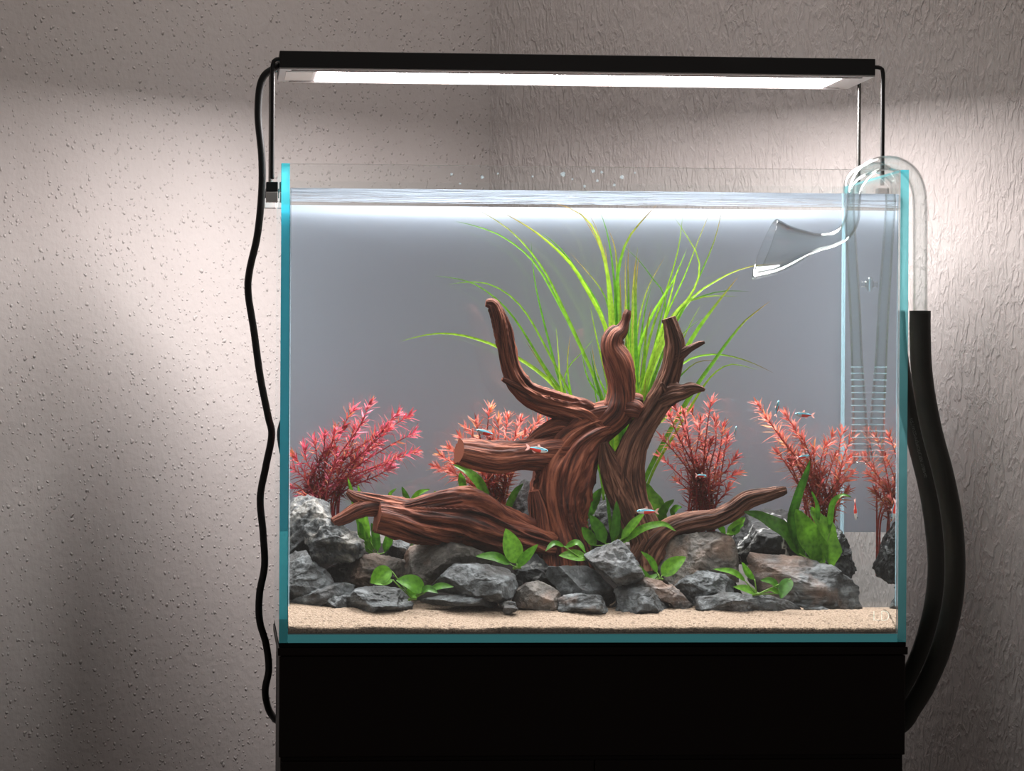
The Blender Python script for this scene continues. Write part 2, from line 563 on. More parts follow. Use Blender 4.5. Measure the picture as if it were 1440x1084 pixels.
M['etch'] = leaf_mat('etched_mark', .6, .7); M['edge'] = edge_mat('teal_glass_edge', .62, (.24, .92, 1.0, 1)); M['edge_low'] = edge_mat('teal_bottom_edge', .0, (.20, .88, 1.0, 1), .0); M['film'] = film_mat(); M['wtop'], M['wside'] = water_mats(); M['sand'] = sand_mat()
M['soil'] = plain('soil_dark_as_shade', (0.012, 0.010, 0.009, 1), 0.9, spec=0.1)  # near-black so the added mound reads as shade between stones
M['leaf'] = leaf_mat('green_leaf', 0.32, 0.4)
M['grass'] = leaf_mat('grass_blade', 0.4, 0.5)
M['red'] = leaf_mat('red_leaf', 0.4, 0.42)
G = lambda a: (a * .58, a * .63, a * .66)
M['slate'] = rock_mat('slate_grey', [(0.34, G(0.03)), (0.5, G(0.115)), (0.66, G(0.34))], brown=0.06)
M['darkrock'] = rock_mat('dark_rugged', [(0.36, G(0.014)), (0.52, G(0.045)), (0.72, G(0.26))], vein=0.25, seed=1)
M['veined'] = rock_mat('white_veined', [(0.36, G(0.012)), (0.55, G(0.04)), (0.75, G(0.12))], vein=1.0, seed=2)
M['brownrock'] = rock_mat('brownish_stone', [(0.32, (0.035, 0.031, 0.027)), (0.5, (0.085, 0.075, 0.066)), (0.7, (0.20, 0.175, 0.155))], brown=0.7, seed=3)
M['strata'] = rock_mat('layered_slate', [(0.38, G(0.02)), (0.5, G(0.10)), (0.62, G(0.33))], brown=0.55, strata=0.6, seed=4)
M['pale'] = rock_mat('pale_weathered', [(0.34, G(0.035)), (0.46, G(0.14)), (0.58, (0.27, 0.26, 0.24)), (0.72, (0.52, 0.48, 0.44))], seed=5)
M['wood'] = wood_mat('red_brown_driftwood', (0.018, 0.005, 0.003), (0.13, 0.031, 0.016), (0.32, 0.10, 0.052))
M['wood2'] = wood_mat('brown_driftwood', (0.022, 0.008, 0.005), (0.12, 0.045, 0.026), (0.29, 0.13, 0.08))
M['cut'] = plain('sawn_end', (0.26, 0.075, 0.04, 1), 0.75, spec=0.2)

# ------------------------------------------------------------------ room
CX, CY = 0.261, 0.815            # inner corner of the room on the floor plan
WL = 2.6
HT = 2.5


def wall(name, dirv, m):
    d = Vector((dirv[0], dirv[1], 0)).normalized()
    nrm = Vector((-d.y, d.x, 0))
    if nrm.dot(Vector((CAM[0] - CX, CAM[1] - CY, 0))) < 0: nrm = -nrm
    me = bpy.data.meshes.new(name)
    V, F = box((0, -0.06, 0), (WL, 0, HT))
    me.from_pydata(V, [], F); me.materials.append(m)
    o = bpy.data.objects.new(name, me); COL.objects.link(o)
    x = d; y = nrm; z = Vector((0, 0, 1))
    if x.cross(y).dot(z) < 0:
        x = -d
        for v in me.vertices: v.co.x = -v.co.x
        me.flip_normals()
    o.matrix_world = Matrix(((x.x, y.x, 0, CX), (x.y, y.y, 0, CY), (0, 0, 1, 0), (0, 0, 0, 1)))
    o['kind'] = 'structure'
    return o


wall('wall_left', (-1, -1), M['wall_dots'])
wall('wall_right', (1, -1), M['wall_strk'])
V, F = box((-1.6, -1.2, -0.05), (2.1, CY, 0.0))
# floor: a triangle-cornered slab inside the two walls
fl = [(CX, CY, 0), (CX - 1.8, CY - 1.8, 0), (CX, CY - 3.6, 0), (CX + 1.8, CY - 1.8, 0)]
V = fl + [(a, b, -0.05) for a, b, _ in fl]
o = mk('floor', V, [(3, 2, 1, 0)[::-1], (4, 5, 6, 7)[::-1], (0, 1, 5, 4), (1, 2, 6, 5), (2, 3, 7, 6), (3, 0, 4, 7)], M['floor'], sm=False)
o['kind'] = 'structure'

# ------------------------------------------------------------------ cabinet
cab = thing('aquarium_cabinet', (0.3, 0.15, 0), 'black-brown cabinet that carries the aquarium', 'cabinet')
bevbox('carcass', (0.002, 0.004, 0.0), (0.598, 0.298, Z0 - 0.012), M['cabinet'], cab)
bevbox('top_board', (-0.001, -0.002, Z0 - 0.012), (0.6015, 0.301, Z0 - 0.0045), M['cabinet'], cab)
bevbox('front_rail', (0.0005, 0.0, Z0 - 0.108), (0.5995, 0.004, Z0 - 0.0125), M['cabinet'], cab)
for k in range(2):
    bevbox('door', (0.003 + k * 0.2975, -0.001, 0.06), (0.2995 + k * 0.2975, 0.004, Z0 - 0.112), M['cabinet'], cab)

fm = bevbox('leveling_mat', (0.0, 0.0, Z0 - 0.0045), (0.6, 0.3, Z0), M['mat'])
tag(fm, 'thin black foam mat between cabinet top and tank', 'mat')

# ------------------------------------------------------------------ tank
tank = thing('aquarium_tank', (0.3, 0.15, Z0), 'rimless clear glass aquarium with teal glass edges', 'aquarium')


def pane(name, lo, hi, edge_axes, emat=None):
    """glass sheet whose narrow edge faces show teal"""
    V, F = box(lo, hi)
    ax = [2, 2, 1, 0, 1, 0]
    mi = [1 if ax[k] in edge_axes else 0 for k in range(6)]
    o = mk(name, V, F, [M['glass'], emat or M['edge']], tank, sm=False, midx=mi)
    return o


zb = Z0 + 0.0
pane('bottom_pane', (TG + .0004, 0.0, zb), (TW - TG - .0004, TD, zb + TG), (0, 1), emat=M['edge_low'])
pane('side_pane', (0, 0, zb), (TG, TD, zb + TH), (1, 2))
pane('side_pane', (TW - TG, 0, zb), (TW, TD, zb + TH), (1, 2))
pane('front_pane', (TG + .0004, 0.0002, zb + TG + .0003), (TW - TG - .0004, TG * .75, zb + TH - 0.0002), (2,), M['lamp_grey'])
pane('back_pane', (TG + .0004, TD - TG, zb + TG + .0003), (TW - TG - .0004, TD, zb + TH - 0.0002), ())
WZ = P(800, 268, 0.006)[2]        # water line on the front pane
fz0 = P(1220, 748, TD + .003)[2]; fz1 = WZ - 0.002
V, F = box((0.001, TD + 0.0004, fz0), (TW - 0.001, TD + 0.001, fz1))
o = mk('background_film', V, F, M['film'], tank, sm=False)
o['label'] = 'frosted grey film on the back pane'


def text_mesh(txt, size, ext=0.0):
    cu = bpy.data.curves.new('lettering', 'FONT'); cu.body = txt; cu.size = size; cu.extrude = ext
    ob = bpy.data.objects.new('lettering', cu); COL.objects.link(ob)
    dg = bpy.context.evaluated_depsgraph_get()
    me = ob.evaluated_get(dg).to_mesh()
    V = np.array([v.co[:] for v in me.vertices]); F = [tuple(p.vertices) for p in me.polygons]
    bpy.data.objects.remove(ob); bpy.data.curves.remove(cu)
    return V, F


p0 = P(1231, 873, 0.0); p1 = P(1252, 860, 0.0)
V, F = text_mesh('LD', 1.0)
w_, h_ = V[:, 0].max(), V[:, 1].max()
# thin outlined letters etched on the glass
def stroke(a, b, w):
    a, b = np.array(a), np.array(b); t = (b - a) / np.linalg.norm(b - a); n = np.array([-t[1], t[0]]) * w / 2
    return [a + n, a - n, b - n, b + n]
quads = [stroke((0, 1), (0, 0), .07), stroke((0, 0.03), (.42, 0.03), .07), stroke((.62, 1), (.62, 0), .07)]
arc = [(.62 + 0.0, 1.0)] + [(.86 + .32 * math.cos(t), .5 + .5 * math.sin(t)) for t in np.linspace(math.pi / 2, -math.pi / 2, 9)] + [(.62, 0.0)]
quads += [stroke(arc[i], arc[i + 1], .07) for i in range(len(arc) - 1)]
V, F = [], []
for q in quads:
    F.append(tuple(range(len(V), len(V) + 4)))
    for a in q:
        V.append((p0[0] + a[0] / 1.18 * (p1[0] - p0[0]), TG * .75 + .0016, p0[2] + a[1] * (p1[2] - p0[2])))
o = mk('etched_logo', V, F, M['etch'], tank, sm=False, attrs={'tint': ('FLOAT_COLOR', np.tile([.95, .95, .93, 1], (len(V), 1)))})
o['label'] = 'pale etched letters LD'

# silicone seams in the corners and dried water spots on the front pane
def seam_mat(see):
    m, nt, out = mat('clear_silicone')
    d = N_(nt, 'ShaderNodeBsdfDiffuse', i_Color=(.55, .8, .9, 1)); t = N_(nt, 'ShaderNodeBsdfTranslucent', i_Color=(.6, .85, .95, 1)); p = N_(nt, 'ShaderNodeBsdfTransparent')
    a = N_(nt, 'ShaderNodeMixShader', i_0=.5); L(nt, d.outputs[0], a.inputs[1]); L(nt, t.outputs[0], a.inputs[2])
    b = N_(nt, 'ShaderNodeMixShader', i_0=see); L(nt, a.outputs[0], b.inputs[1]); L(nt, p.outputs[0], b.inputs[2])
    L(nt, b.outputs[0], out.inputs[0])
    return m


M['seam'] = seam_mat(.62); M['spot'] = seam_mat(.86)
for xs_ in (1, -1):
    for ys_ in (1, -1):
        xc = TG if xs_ > 0 else TW - TG
        yc = TG * .75 if ys_ > 0 else TD - TG
        w_ = .0026 if ys_ < 0 else .0016
        V = [(xc + xs_ * .0008, yc + ys_ * .0008, z) for z in (zb + .034, WZ - .001)] + [(xc + xs_ * w_, yc + ys_ * .0008, z) for z in (zb + .034, WZ - .001)] \
            + [(xc + xs_ * .0008, yc + ys_ * w_, z) for z in (zb + .034, WZ - .001)]
        mk('silicone_seam', V, [(0, 1, 3, 2), (2, 3, 5, 4), (4, 5, 1, 0), (0, 2, 4), (1, 5, 3)], M['seam'], tank, sm=False)
for k, (x, y, q) in enumerate([(617, 235, 4), (635, 245, 4), (678, 249, 5), (647, 258, 3), (749, 248, 3), (792, 245, 7), (805, 252, 3), (834, 240, 6), (846, 242, 4), (840, 254, 4), (864, 260, 4), (875, 249, 6), (893, 243, 3), (822, 262, 4), (700, 244, 3)]):
    c_ = P(x, y, -.0003); n = 9
    V = [(c_[0] + q / 2 * S(0) * math.cos(t) * (1 + .3 * math.sin(3 * t + k)), -.0003, c_[2] + q / 2 * S(0) * math.sin(t)) for t in np.linspace(0, 2 * math.pi, n, endpoint=False)]
    mk('water_spot', V, [tuple(range(n))], M['spot'], tank, sm=False)

# water body
V, F = box((TG + .0006, TG * .75 + .0004, zb + TG + .0006), (TW - TG - .0006, TD - TG - .0004, WZ))
wt = mk('tank_water', V, F, [M['wtop'], M['wside']], sm=False, midx=[1, 0, 1, 1, 1, 1])
tag(wt, 'clear water filling the glass aquarium', 'water', kind='stuff')

# ------------------------------------------------------------------ LED fixture
d0, d1 = 0.156, 0.302
la, lb = P(393, 97, d0), P(1231, 107, d0)
lz0 = (la[2] + lb[2]) / 2; lth = 0.0178
lx0, lx1 = la[0], lb[0]
lamp = thing('led_light_fixture', ((lx0 + lx1) / 2, (d0 + d1) / 2, lz0), 'slim black LED light bar glowing white above the tank', 'light')
bevbox('housing', (lx0, d0, lz0 + 0.0012), (lx1, d1, lz0 + lth), M['black_metal'], lamp)
bevbox('underside_plate', (lx0 + .0005, d0 + .0005, lz0 - 0.0004), (lx1 - .0005, d1 - .0005, lz0 + 0.0012), M['lamp_grey'], lamp, 0.0003)
m, nt, out = mat('led_white')
em = N_(nt, 'ShaderNodeEmission', i_Color=(1.0, 0.955, 0.945, 1), i_Strength=LED)
L(nt, em.outputs[0], out.inputs[0]); M['led'] = m
ex0, ex1 = P(446, 105, .2)[0], P(1178, 115, .2)[0]
V = [(ex0, d0 + .014, lz0 - .0009), (ex1, d0 + .014, lz0 - .0009), (ex1, d1 - .014, lz0 - .0009), (ex0, d1 - .014, lz0 - .0009)]
o = mk('led_panel', V, [(3, 2, 1, 0)], M['led'], lamp, sm=False)
o['label'] = 'glowing white LED strip'
for yy in (d0 + .009, d1 - .009):
    bevbox('panel_rim', (lx0 + .012, yy - .002, lz0 - .0018), (lx1 - .012, yy + .002, lz0 - .0004), M['lamp_grey'], lamp, .0004)
bevbox('rating_sticker', (P(402, 105, .2)[0], d0 + .025, lz0 - .0010), (P(440, 105, .2)[0], d1 - .025, lz0 - .0004), M['sticker'], lamp, .0001)
for side in (0, 1):
    x_end = lx0 if side == 0 else lx1
    x_rod = -0.0065 if side == 0 else TW + 0.0065
    sg = -1 if side == 0 else 1
    for yy in (d0 + .007, d1 - .012):
        zc = lz0 + 0.010
        cz = zb + TH - 0.006
        pts = [(x_end - sg * .006, yy, zc, .0021), (x_end + sg * .001, yy, zc, .0021)]
        if abs(x_rod - x_end) > .012:
            pts += [(x_rod - sg * .009, yy, zc, .0021)]
        pts += [(x_rod - sg * .0025, yy, zc - .001, .0021), (x_rod, yy, zc - .006, .0021), (x_rod, yy, zc - .03, .0021), (x_rod, yy, cz, .0021)]
        V, F, _, _ = tube(pts, 12, .002)
        mk('support_rod', V, F, M['steel'] if yy > .2 else M['black_metal'], lamp)
        xa, xb = (x_rod - .006, x_rod + .0058) if side == 0 else (x_rod - .0058, x_rod + .006)
        cl = bevbox('clamp', (xa, yy - .007, cz - .013), (xb, yy + .007, cz - .003), M['black_metal'], lamp)
        bevbox('clamp_foot', (xa, yy - .008, cz - .023), (xb, yy + .008, cz - .0131), M['acrylic'], cl, .0005)

# power cord
cpx = [(396, 97), (384, 97), (372, 106), (365, 125), (363, 165), (368, 220), (368, 270), (362, 330), (351, 380), (349, 412), (357, 465), (366, 530),
       (377, 585), (382, 612), (374, 655), (366, 700), (370, 750), (372, 795), (365, 835), (365, 872), (374, 905), (378, 940), (373, 970), (377, 995), (386, 1010), (400, 1020)]
cd = np.interp(np.linspace(0, 1, len(cpx)), [0, .1, .9, .96, 1], [d0 + .02, d0 + .02, .30, .325, .345])
ctrl = [(*P(x, y, d), 0.0037) for (x, y), d in zip(cpx, cd)]
ctrl[0] = (lx0 + .0005, ctrl[0][1], lz0 + .006, .0037)
V, F, _, _ = tube(ctrl, 12, .003)
o = mk('power_cord', V, F, M['rubber']); tag(o, 'wavy black power cord hanging from the light fixture', 'cord')

# ------------------------------------------------------------------ sand and soil
IX0, IX1, IY0, IY1 = TG + .001, TW - TG - .001, TG * .75 + .0006, TD - TG - .001
zf = zb + TG + .0008


def sheet(name, x0, x1, y0, y1, nx, ny, hf, m, label, cat):
    xs = np.linspace(x0, x1, nx); ys = np.linspace(y0, y1, ny)
    X, Y = np.meshgrid(xs, ys)
    Z = hf(X.ravel(), Y.ravel())
    top = np.stack([X.ravel(), Y.ravel(), Z], 1)
    bot = top.copy(); bot[:, 2] = zf
    F = []
    n = nx * ny
    for j in range(ny - 1):
        for i in range(nx - 1):
            a = j * nx + i
            F.append((a, a + 1, a + nx + 1, a + nx))
    for i in range(nx - 1):
        F.append((i + 1, i, n + i, n + i + 1))
        a = (ny - 1) * nx + i; F.append((a, a + 1, n + a + 1, n + a))
    for j in range(ny - 1):
        a = j * nx; F.append((a, a + nx, n + a + nx, n + a))
        a = j * nx + nx - 1; F.append((a + nx, a, n + a, n + a + nx))
    F.append((n, n + (ny - 1) * nx, n + ny * nx - 1, n + nx - 1))
    o = mk(name, np.vstack([top, bot]), F, m)
    return tag(o, label, cat, kind='stuff')


ZS0 = P(800, 883, .006)[2]; ZS1 = P(800, 859, .056)[2]


def sand_h(x, y):
    t = np.clip((y - .006) / .05, 0, 1)
    z = ZS0 + (ZS1 - ZS0) * t ** .75 + np.clip(y - .056, 0, 1) * .05
    q = np.stack([x * 22, y * 22, x * 0], 1)
    z = z + fbm(q, 3, 5) * .0011 + noise(np.stack([x * 300, y * 300, x * 0], 1), 9) * .0005
    u = np.clip((x - .44) / .04, 0, 1) * np.clip((y - .07) / .10, 0, 1)
    z = z * (1 - u) + (zb + .0125) * u
    # slight dip of the front line towards the cord side
    z = z + .004 * np.exp(-((x - .03) / .05) ** 2) * t
    return z


sheet('sand_bed', IX0, IX1, IY0, IY1, 420, 150, sand_h, M['sand'], 'beige sand covering the floor of the aquarium', 'sand')


def soil_h(x, y):
    t = np.clip((y - .13) / .07, 0, 1); t = t * t * (3 - 2 * t)
    u = np.clip((.50 - x) / .06, 0, 1); u = u * u * (3 - 2 * u)
    return sand_h(x, y) - .004 + .045 * t * u + fbm(np.stack([x * 60, y * 60, x * 0], 1), 3, 3) * .002 * t * u


sheet('gap_shade_soil', IX0 + .004, .52, .13, IY1 - .004, 120, 50, soil_h, M['soil'], 'dark soil mound added as shade in the gaps behind the stones', 'soil')  # added mound, its dark colour stands in for shade; stems root in it

# ------------------------------------------------------------------ stones
def ico(sub):
    bm = bmesh.new(); bmesh.ops.create_icosphere(bm, subdivisions=sub, radius=1.0)
    V = np.array([v.co[:] for v in bm.verts]); F = [tuple(v.index for v in f.verts) for f in bm.faces]
    bm.free(); return V, F


ICO = {k: ico(k) for k in (4, 5, 6)}


def poly_radius(poly, phi):
    """distance from the origin to the outline along each direction"""
    out = np.zeros_like(phi); n = len(poly)
    cx, sx = np.cos(phi), np.sin(phi)
    for i in range(n):
        a, b = poly[i], poly[(i + 1) % n]; e = b - a
        den = cx * e[1] - sx * e[0]
        den = np.where(np.abs(den) < 1e-12, 1e-12, den)
        t = (a[0] * e[1] - a[1] * e[0]) / den
        u = (a[0] * sx - a[1] * cx) / den
        ok = (t > 0) & (u >= -1e-9) & (u <= 1 + 1e-9)
        out = np.where(ok & (t > out), t, out)
    return out


def crop(x0, y0, pts, k=5.42):
    return [(x0 + a / k, y0 + b / k) for a, b in pts]


def rock(pts, d, thick, m, label, sub=5, seed=1, nf=6, rough=1.0, strata=0.0, group=None, cut=(.60, .86)):
    W = np.array([P(x, y, d) for x, y in pts])
    pl = W[:, [0, 2]]
    x, z = pl[:, 0], pl[:, 1]; x2, z2 = np.roll(x, -1), np.roll(z, -1)
    cr_ = x * z2 - x2 * z; A = cr_.sum() / 2
    cen = np.array([((x + x2) * cr_).sum(), ((z + z2) * cr_).sum()]) / (6 * A)
    Vs, F = ICO[sub]
    q = Vs[:, [0, 2]]; sl = np.linalg.norm(q, axis=1); ph = np.arctan2(q[:, 1], q[:, 0])
    R = poly_radius(pl - cen, ph)
    size = math.sqrt(abs(A))
    s_ = sl ** .62
    bdep = np.sign(Vs[:, 1]) * np.abs(Vs[:, 1]) ** .75 * thick
    X = np.stack([np.cos(ph) * R * s_, bdep, np.sin(ph) * R * s_], 1)
    rg = np.random.RandomState(seed * 13 + 5)
    for k in range(nf + 8):
        n = rg.normal(size=3)
        if k < nf + 3:
            n[1] = -abs(n[1]) - .45; n[2] = n[2] * .9 + .25
            q = rg.uniform(*cut)
        else:
            q = rg.uniform(.86, .97)
        n /= np.linalg.norm(n)
        pr = X @ n
        X = X - n[None] * np.clip(pr - pr.max() * q, 0, None)[:, None]
    O = pl - cen
    for a_, b_ in ((0, 0), (2, 1)):     # keep the traced extent
        lo, hi = X[:, a_].min(), X[:, a_].max()
        X[:, a_] = O[:, b_].min() + (X[:, a_] - lo) / (hi - lo) * (O[:, b_].max() - O[:, b_].min())
    dirn = X / (np.linalg.norm(X, axis=1)[:, None] + 1e-9)
    so = seed * 3.17
    fq = .9 / max(size, .015)
    disp = fbm(X * fq * 2.2 + so, 4, seed) * size * .028 * rough
    rid = 1 - np.abs(fbm(X * fq * 3.3 + so + 9, 4, seed + 3)) * 2
    disp += rid * size * .018 * rough
    cre = np.clip(.10 - np.abs(fbm(X * fq * 2.6 + so + 20, 3, seed + 9)), 0, 1) / .10
    disp -= cre * size * .022 * rough
    disp += (1 - np.abs(noise(X * 150 + so, seed + 5)) * 2) * .0011 * rough
    disp += fbm(X * 330 + so, 3, seed + 7) * .0005 * rough
    if strata:
        ax = X[:, 2] * .95 - X[:, 0] * .3
        lay = noise(np.stack([X[:, 0] * 18, X[:, 1] * 18, ax * 210], 1) + so, seed)
        disp += np.clip(lay, -.5, .5) * size * .03 * strata
    X = X + dirn * disp[:, None]
    C = np.array([cen[0], d, cen[1] - (.0018 if d < .1 else 0)])
    Wd = X + C
    Wd[:, 0] = np.clip(Wd[:, 0], IX0 + .0005, IX1 - .0005)
    Wd[:, 1] = np.clip(Wd[:, 1], IY0 + .002, IY1 - .0005)
    Wd[:, 2] = np.maximum(Wd[:, 2], zf + .001)
    o = mk('stone', Wd, F, m)
    return tag(o, label, 'stone', group or 'grey stones of the aquascape')


C1 = lambda p: crop(396, 690, p); C2 = lambda p: crop(560, 690, p); C3 = lambda p: crop(720, 690, p)
C4 = lambda p: crop(880, 690, p); C5 = lambda p: crop(1020, 690, p)
rock(C1([(20, 95), (190, 45), (350, 65), (372, 150), (378, 260), (330, 400), (200, 520), (20, 560)]), .150, .045, M['pale'],
     'tall pale-topped stone touching the cord-side pane below red stems', 6, 1, 5, 1.3)
rock(C1([(220, 250), (270, 222), (330, 235), (450, 265), (560, 330), (625, 385), (632, 450), (590, 510), (480, 548), (340, 548), (225, 520), (235, 440), (185, 380), (175, 330)]),
     .105, .032, M['pale'], 'pale crusted tilted stone resting on two darker stones below the forked log', 6, 2, 6, 1.5)
rock(C1([(20, 500), (100, 455), (190, 450), (230, 520), (330, 580), (400, 660), (385, 700), (290, 740), (150, 810), (100, 850), (20, 860)]), .095, .033, M['slate'],
     'sharp-ridged dark grey stone wedged against the cord-side pane', 6, 3, 6)
rock(C1([(25, 860), (60, 840), (150, 790), (260, 745), (330, 710), (470, 685), (560, 700), (540, 790), (330, 850), (300, 890), (180, 920), (30, 945)]), .080, .022, M['slate'],
     'long low grey slab sloping down to sand at the cord-side pane', 5, 4, 5, strata=.6)
rock(C1([(318, 880), (330, 820), (400, 790), (500, 785), (530, 810), (500, 905), (380, 905), (322, 908)]), .066, .012, M['slate'],
     'small greenish grey stone tucked beside the wide flat-topped stone', 5, 5, 5)
rock(C1([(478, 870), (530, 790), (570, 740), (650, 720), (800, 725), (920, 740), (965, 800), (1005, 880), (900, 890), (720, 895), (690, 918), (640, 930), (500, 900)]),
     .062, .024, M['strata'], 'wide flat-topped stone with tan upper face half sunk in sand', 6, 6, 6, strata=.4)
rock(C1([(465, 700), (465, 600), (530, 570), (620, 505), (700, 490), (830, 510), (940, 530), (935, 620), (860, 680), (700, 720), (680, 740), (560, 750), (500, 720)]),
     .110, .026, M['brownrock'], 'rusty brown layered stone behind the heart-shaped leaf', 6, 7, 6, strata=.8)
rock(C1([(370, 590), (480, 545), (600, 515), (640, 600), (560, 720), (400, 730), (340, 690)]), .128, .02, M['darkrock'],  # filler stone added, its black stands in for shadow in this gap
     'black filler stone added as shadow in the gap under the pale crusted stone', 5, 33, 5)
rock(C1([(790, 470), (850, 395), (900, 370), (970, 400), (970, 530), (880, 545), (800, 520)]), .155, .020, M['darkrock'],
     'glossy black stone in the gap under the thick log', 5, 8, 6)
rock(C2([(45, 620), (60, 520), (130, 430), (250, 385), (420, 380), (620, 430), (720, 520), (700, 600), (540, 620), (400, 680), (290, 720), (250, 740), (160, 720), (70, 680)]),
     .118, .034, M['brownrock'], 'large rounded dark stone under the thick log', 6, 9, 4, .6)
rock(C2([(255, 725), (330, 640), (430, 550), (560, 545), (700, 555), (850, 575), (890, 640), (908, 710), (860, 800), (770, 840), (640, 810), (500, 790), (400, 765), (300, 770)]),
     .075, .034, M['slate'], 'big blue-grey wedge stone with a lit flat top', 6, 10, 5, .8)
rock(C2([(185, 870), (220, 820), (330, 790), (520, 778), (640, 800), (755, 840), (745, 872), (500, 875), (300, 878)]), .062, .016, M['slate'],
     'thin flat grey slab lying on sand under the wedge stone', 5, 11, 4, strata=.7)
rock(C2([(800, 912), (815, 860), (870, 865), (920, 892), (850, 922)]), .046, .006, M['slate'], 'tiny dark pebble alone on the open sand', 4, 12, 5)
rock(C2([(770, 850), (830, 826), (890, 838), (900, 870), (790, 872)]), .056, .007, M['pale'], 'tiny pale pebble beside the round brown stone', 4, 13, 4)
rock(C3([(30, 610), (60, 540), (130, 485), (200, 485), (260, 530), (285, 580), (275, 650), (190, 690), (100, 720), (40, 720)]), .105, .022, M['darkrock'],
     'dark blocky stone between the three-leaf plant and the trunk', 5, 14, 6)
rock(C3([(0, 850), (40, 740), (110, 690), (200, 676), (290, 710), (370, 770), (380, 890), (260, 905), (100, 880), (10, 875)]), .070, .024, M['brownrock'],
     'round brown stone with glinting flecks half buried in sand', 6, 15, 4, .6)
rock(C3([(270, 640), (290, 568), (420, 558), (590, 562), (650, 600), (690, 660), (760, 730), (818, 790), (800, 840), (740, 890), (640, 900), (480, 840), (390, 800), (330, 710)]),
     .085, .026, M['slate'], 'smooth light grey angular slab below the trunk', 6, 16, 5, .7)
rock(C3([(345, 810), (400, 778), (480, 768), (560, 788), (650, 783), (690, 860), (735, 905), (700, 924), (570, 918), (480, 925), (368, 925)]), .052, .012, M['strata'],
     'low dark stone with purple tint in front of the light slab', 5, 17, 6, strata=.6)
rock(C3([(560, 470), (620, 440), (720, 405), (815, 376), (850, 398), (900, 460), (960, 550), (1003, 620), (965, 700), (900, 712), (800, 690), (680, 600), (600, 535)]),
     .078, .026, M['slate'], 'grey peaked stone leaning on the slabs below the driftwood fork', 6, 18, 5)
rock(C3([(740, 900), (800, 840), (800, 720), (850, 715), (880, 760), (870, 905), (800, 915)]), .092, .014, M['slate'],
     'dark narrow stone hidden behind the broad grey front stone', 5, 19, 4)
rock([(870, 864), (872, 843), (867, 824), (879, 818), (895, 823), (917, 835), (941, 842), (948, 858), (935, 863), (902, 865)], .068, .020, M['slate'],
     'broad grey stone standing on sand below the peaked stone', 6, 20, 6)
rock(C4([(70, 710), (90, 615), (150, 645), (260, 685), (370, 740), (440, 800), (515, 885), (450, 918), (370, 925), (340, 850), (200, 790)]), .078, .014, M['strata'],
     'slanted thin slab sloping down beside the broad grey stone', 6, 21, 5, strata=.8)
rock(C4([(205, 570), (230, 450), (300, 370), (480, 325), (700, 318), (805, 350), (835, 440), (855, 560), (865, 690), (700, 720), (560, 700), (450, 700), (370, 720), (250, 680)]),
     .125, .036, M['brownrock'], 'large square-shouldered brown-grey stone under the low branch', 6, 22, 5, .7)
rock(C4([(370, 720), (430, 670), (530, 600), (600, 588), (750, 635), (838, 690), (825, 760), (700, 790), (650, 830), (560, 850), (530, 890), (450, 800)]), .092, .022, M['slate'],
     'speckled grey faceted stone in front of the square-shouldered stone', 6, 23, 6)
rock([(980, 855), (982, 838), (1007, 836), (1015, 831), (1046, 833), (1065, 833), (1080, 838), (1108, 845), (1130, 854), (1103, 860), (1081, 859), (1057, 861), (1038, 861), (1020, 857), (1000, 857)],
     .066, .016, M['slate'], 'long thin slab lying on sand below the trailing leafy sprig', 6, 24, 5, strata=.6)
rock(C5([(590, 900), (660, 882), (740, 873), (812, 893), (826, 915), (600, 915)]), .070, .009, M['slate'], 'thin sliver of stone in sand beside the long layered slab', 4, 25, 4)
rock(C5([(75, 380), (130, 200), (250, 150), (470, 165), (580, 220), (720, 420), (640, 560), (380, 580), (240, 600), (120, 580), (70, 460)]), .165, .045, M['veined'],
     'black stone crossed by white veins behind the layered slab', 6, 26, 6, 1.0)
rock(C5([(690, 330), (780, 235), (830, 255), (890, 330), (930, 430), (960, 530), (988, 590), (965, 665), (880, 690), (760, 700), (690, 560)]), .160, .034, M['darkrock'],
     'rugged black stone behind the broad fern leaves', 6, 27, 6, 1.6)
rock(C5([(185, 580), (240, 478), (380, 488), (520, 508), (700, 538), (850, 598), (980, 688), (1022, 740), (1022, 830), (1050, 870), (1050, 950), (900, 940), (700, 915), (560, 880), (480, 860), (330, 800), (230, 700)]),
     .100, .034, M['strata'], 'large layered grey slab sloping down to the hose-side pane', 6, 28, 6, 1.0, strata=1.0)
rock([(826, 760), (830, 716), (846, 693), (858, 696), (868, 730), (866, 775), (838, 778)], .205, .028, M['darkrock'], 'black stone behind the gap between the two driftwood trunks', 5, 29, 6, 1.3)
rock([(712, 760), (722, 700), (738, 678), (757, 683), (766, 735), (760, 770)], .215, .03, M['darkrock'], 'dark grey stone behind the end of the thick log', 5, 30, 6, 1.3)
rock([(676, 735), (686, 690), (699, 686), (709, 705), (710, 740)], .225, .02, M['pale'], 'pale stone behind the thick log under pink stems', 5, 31, 4)

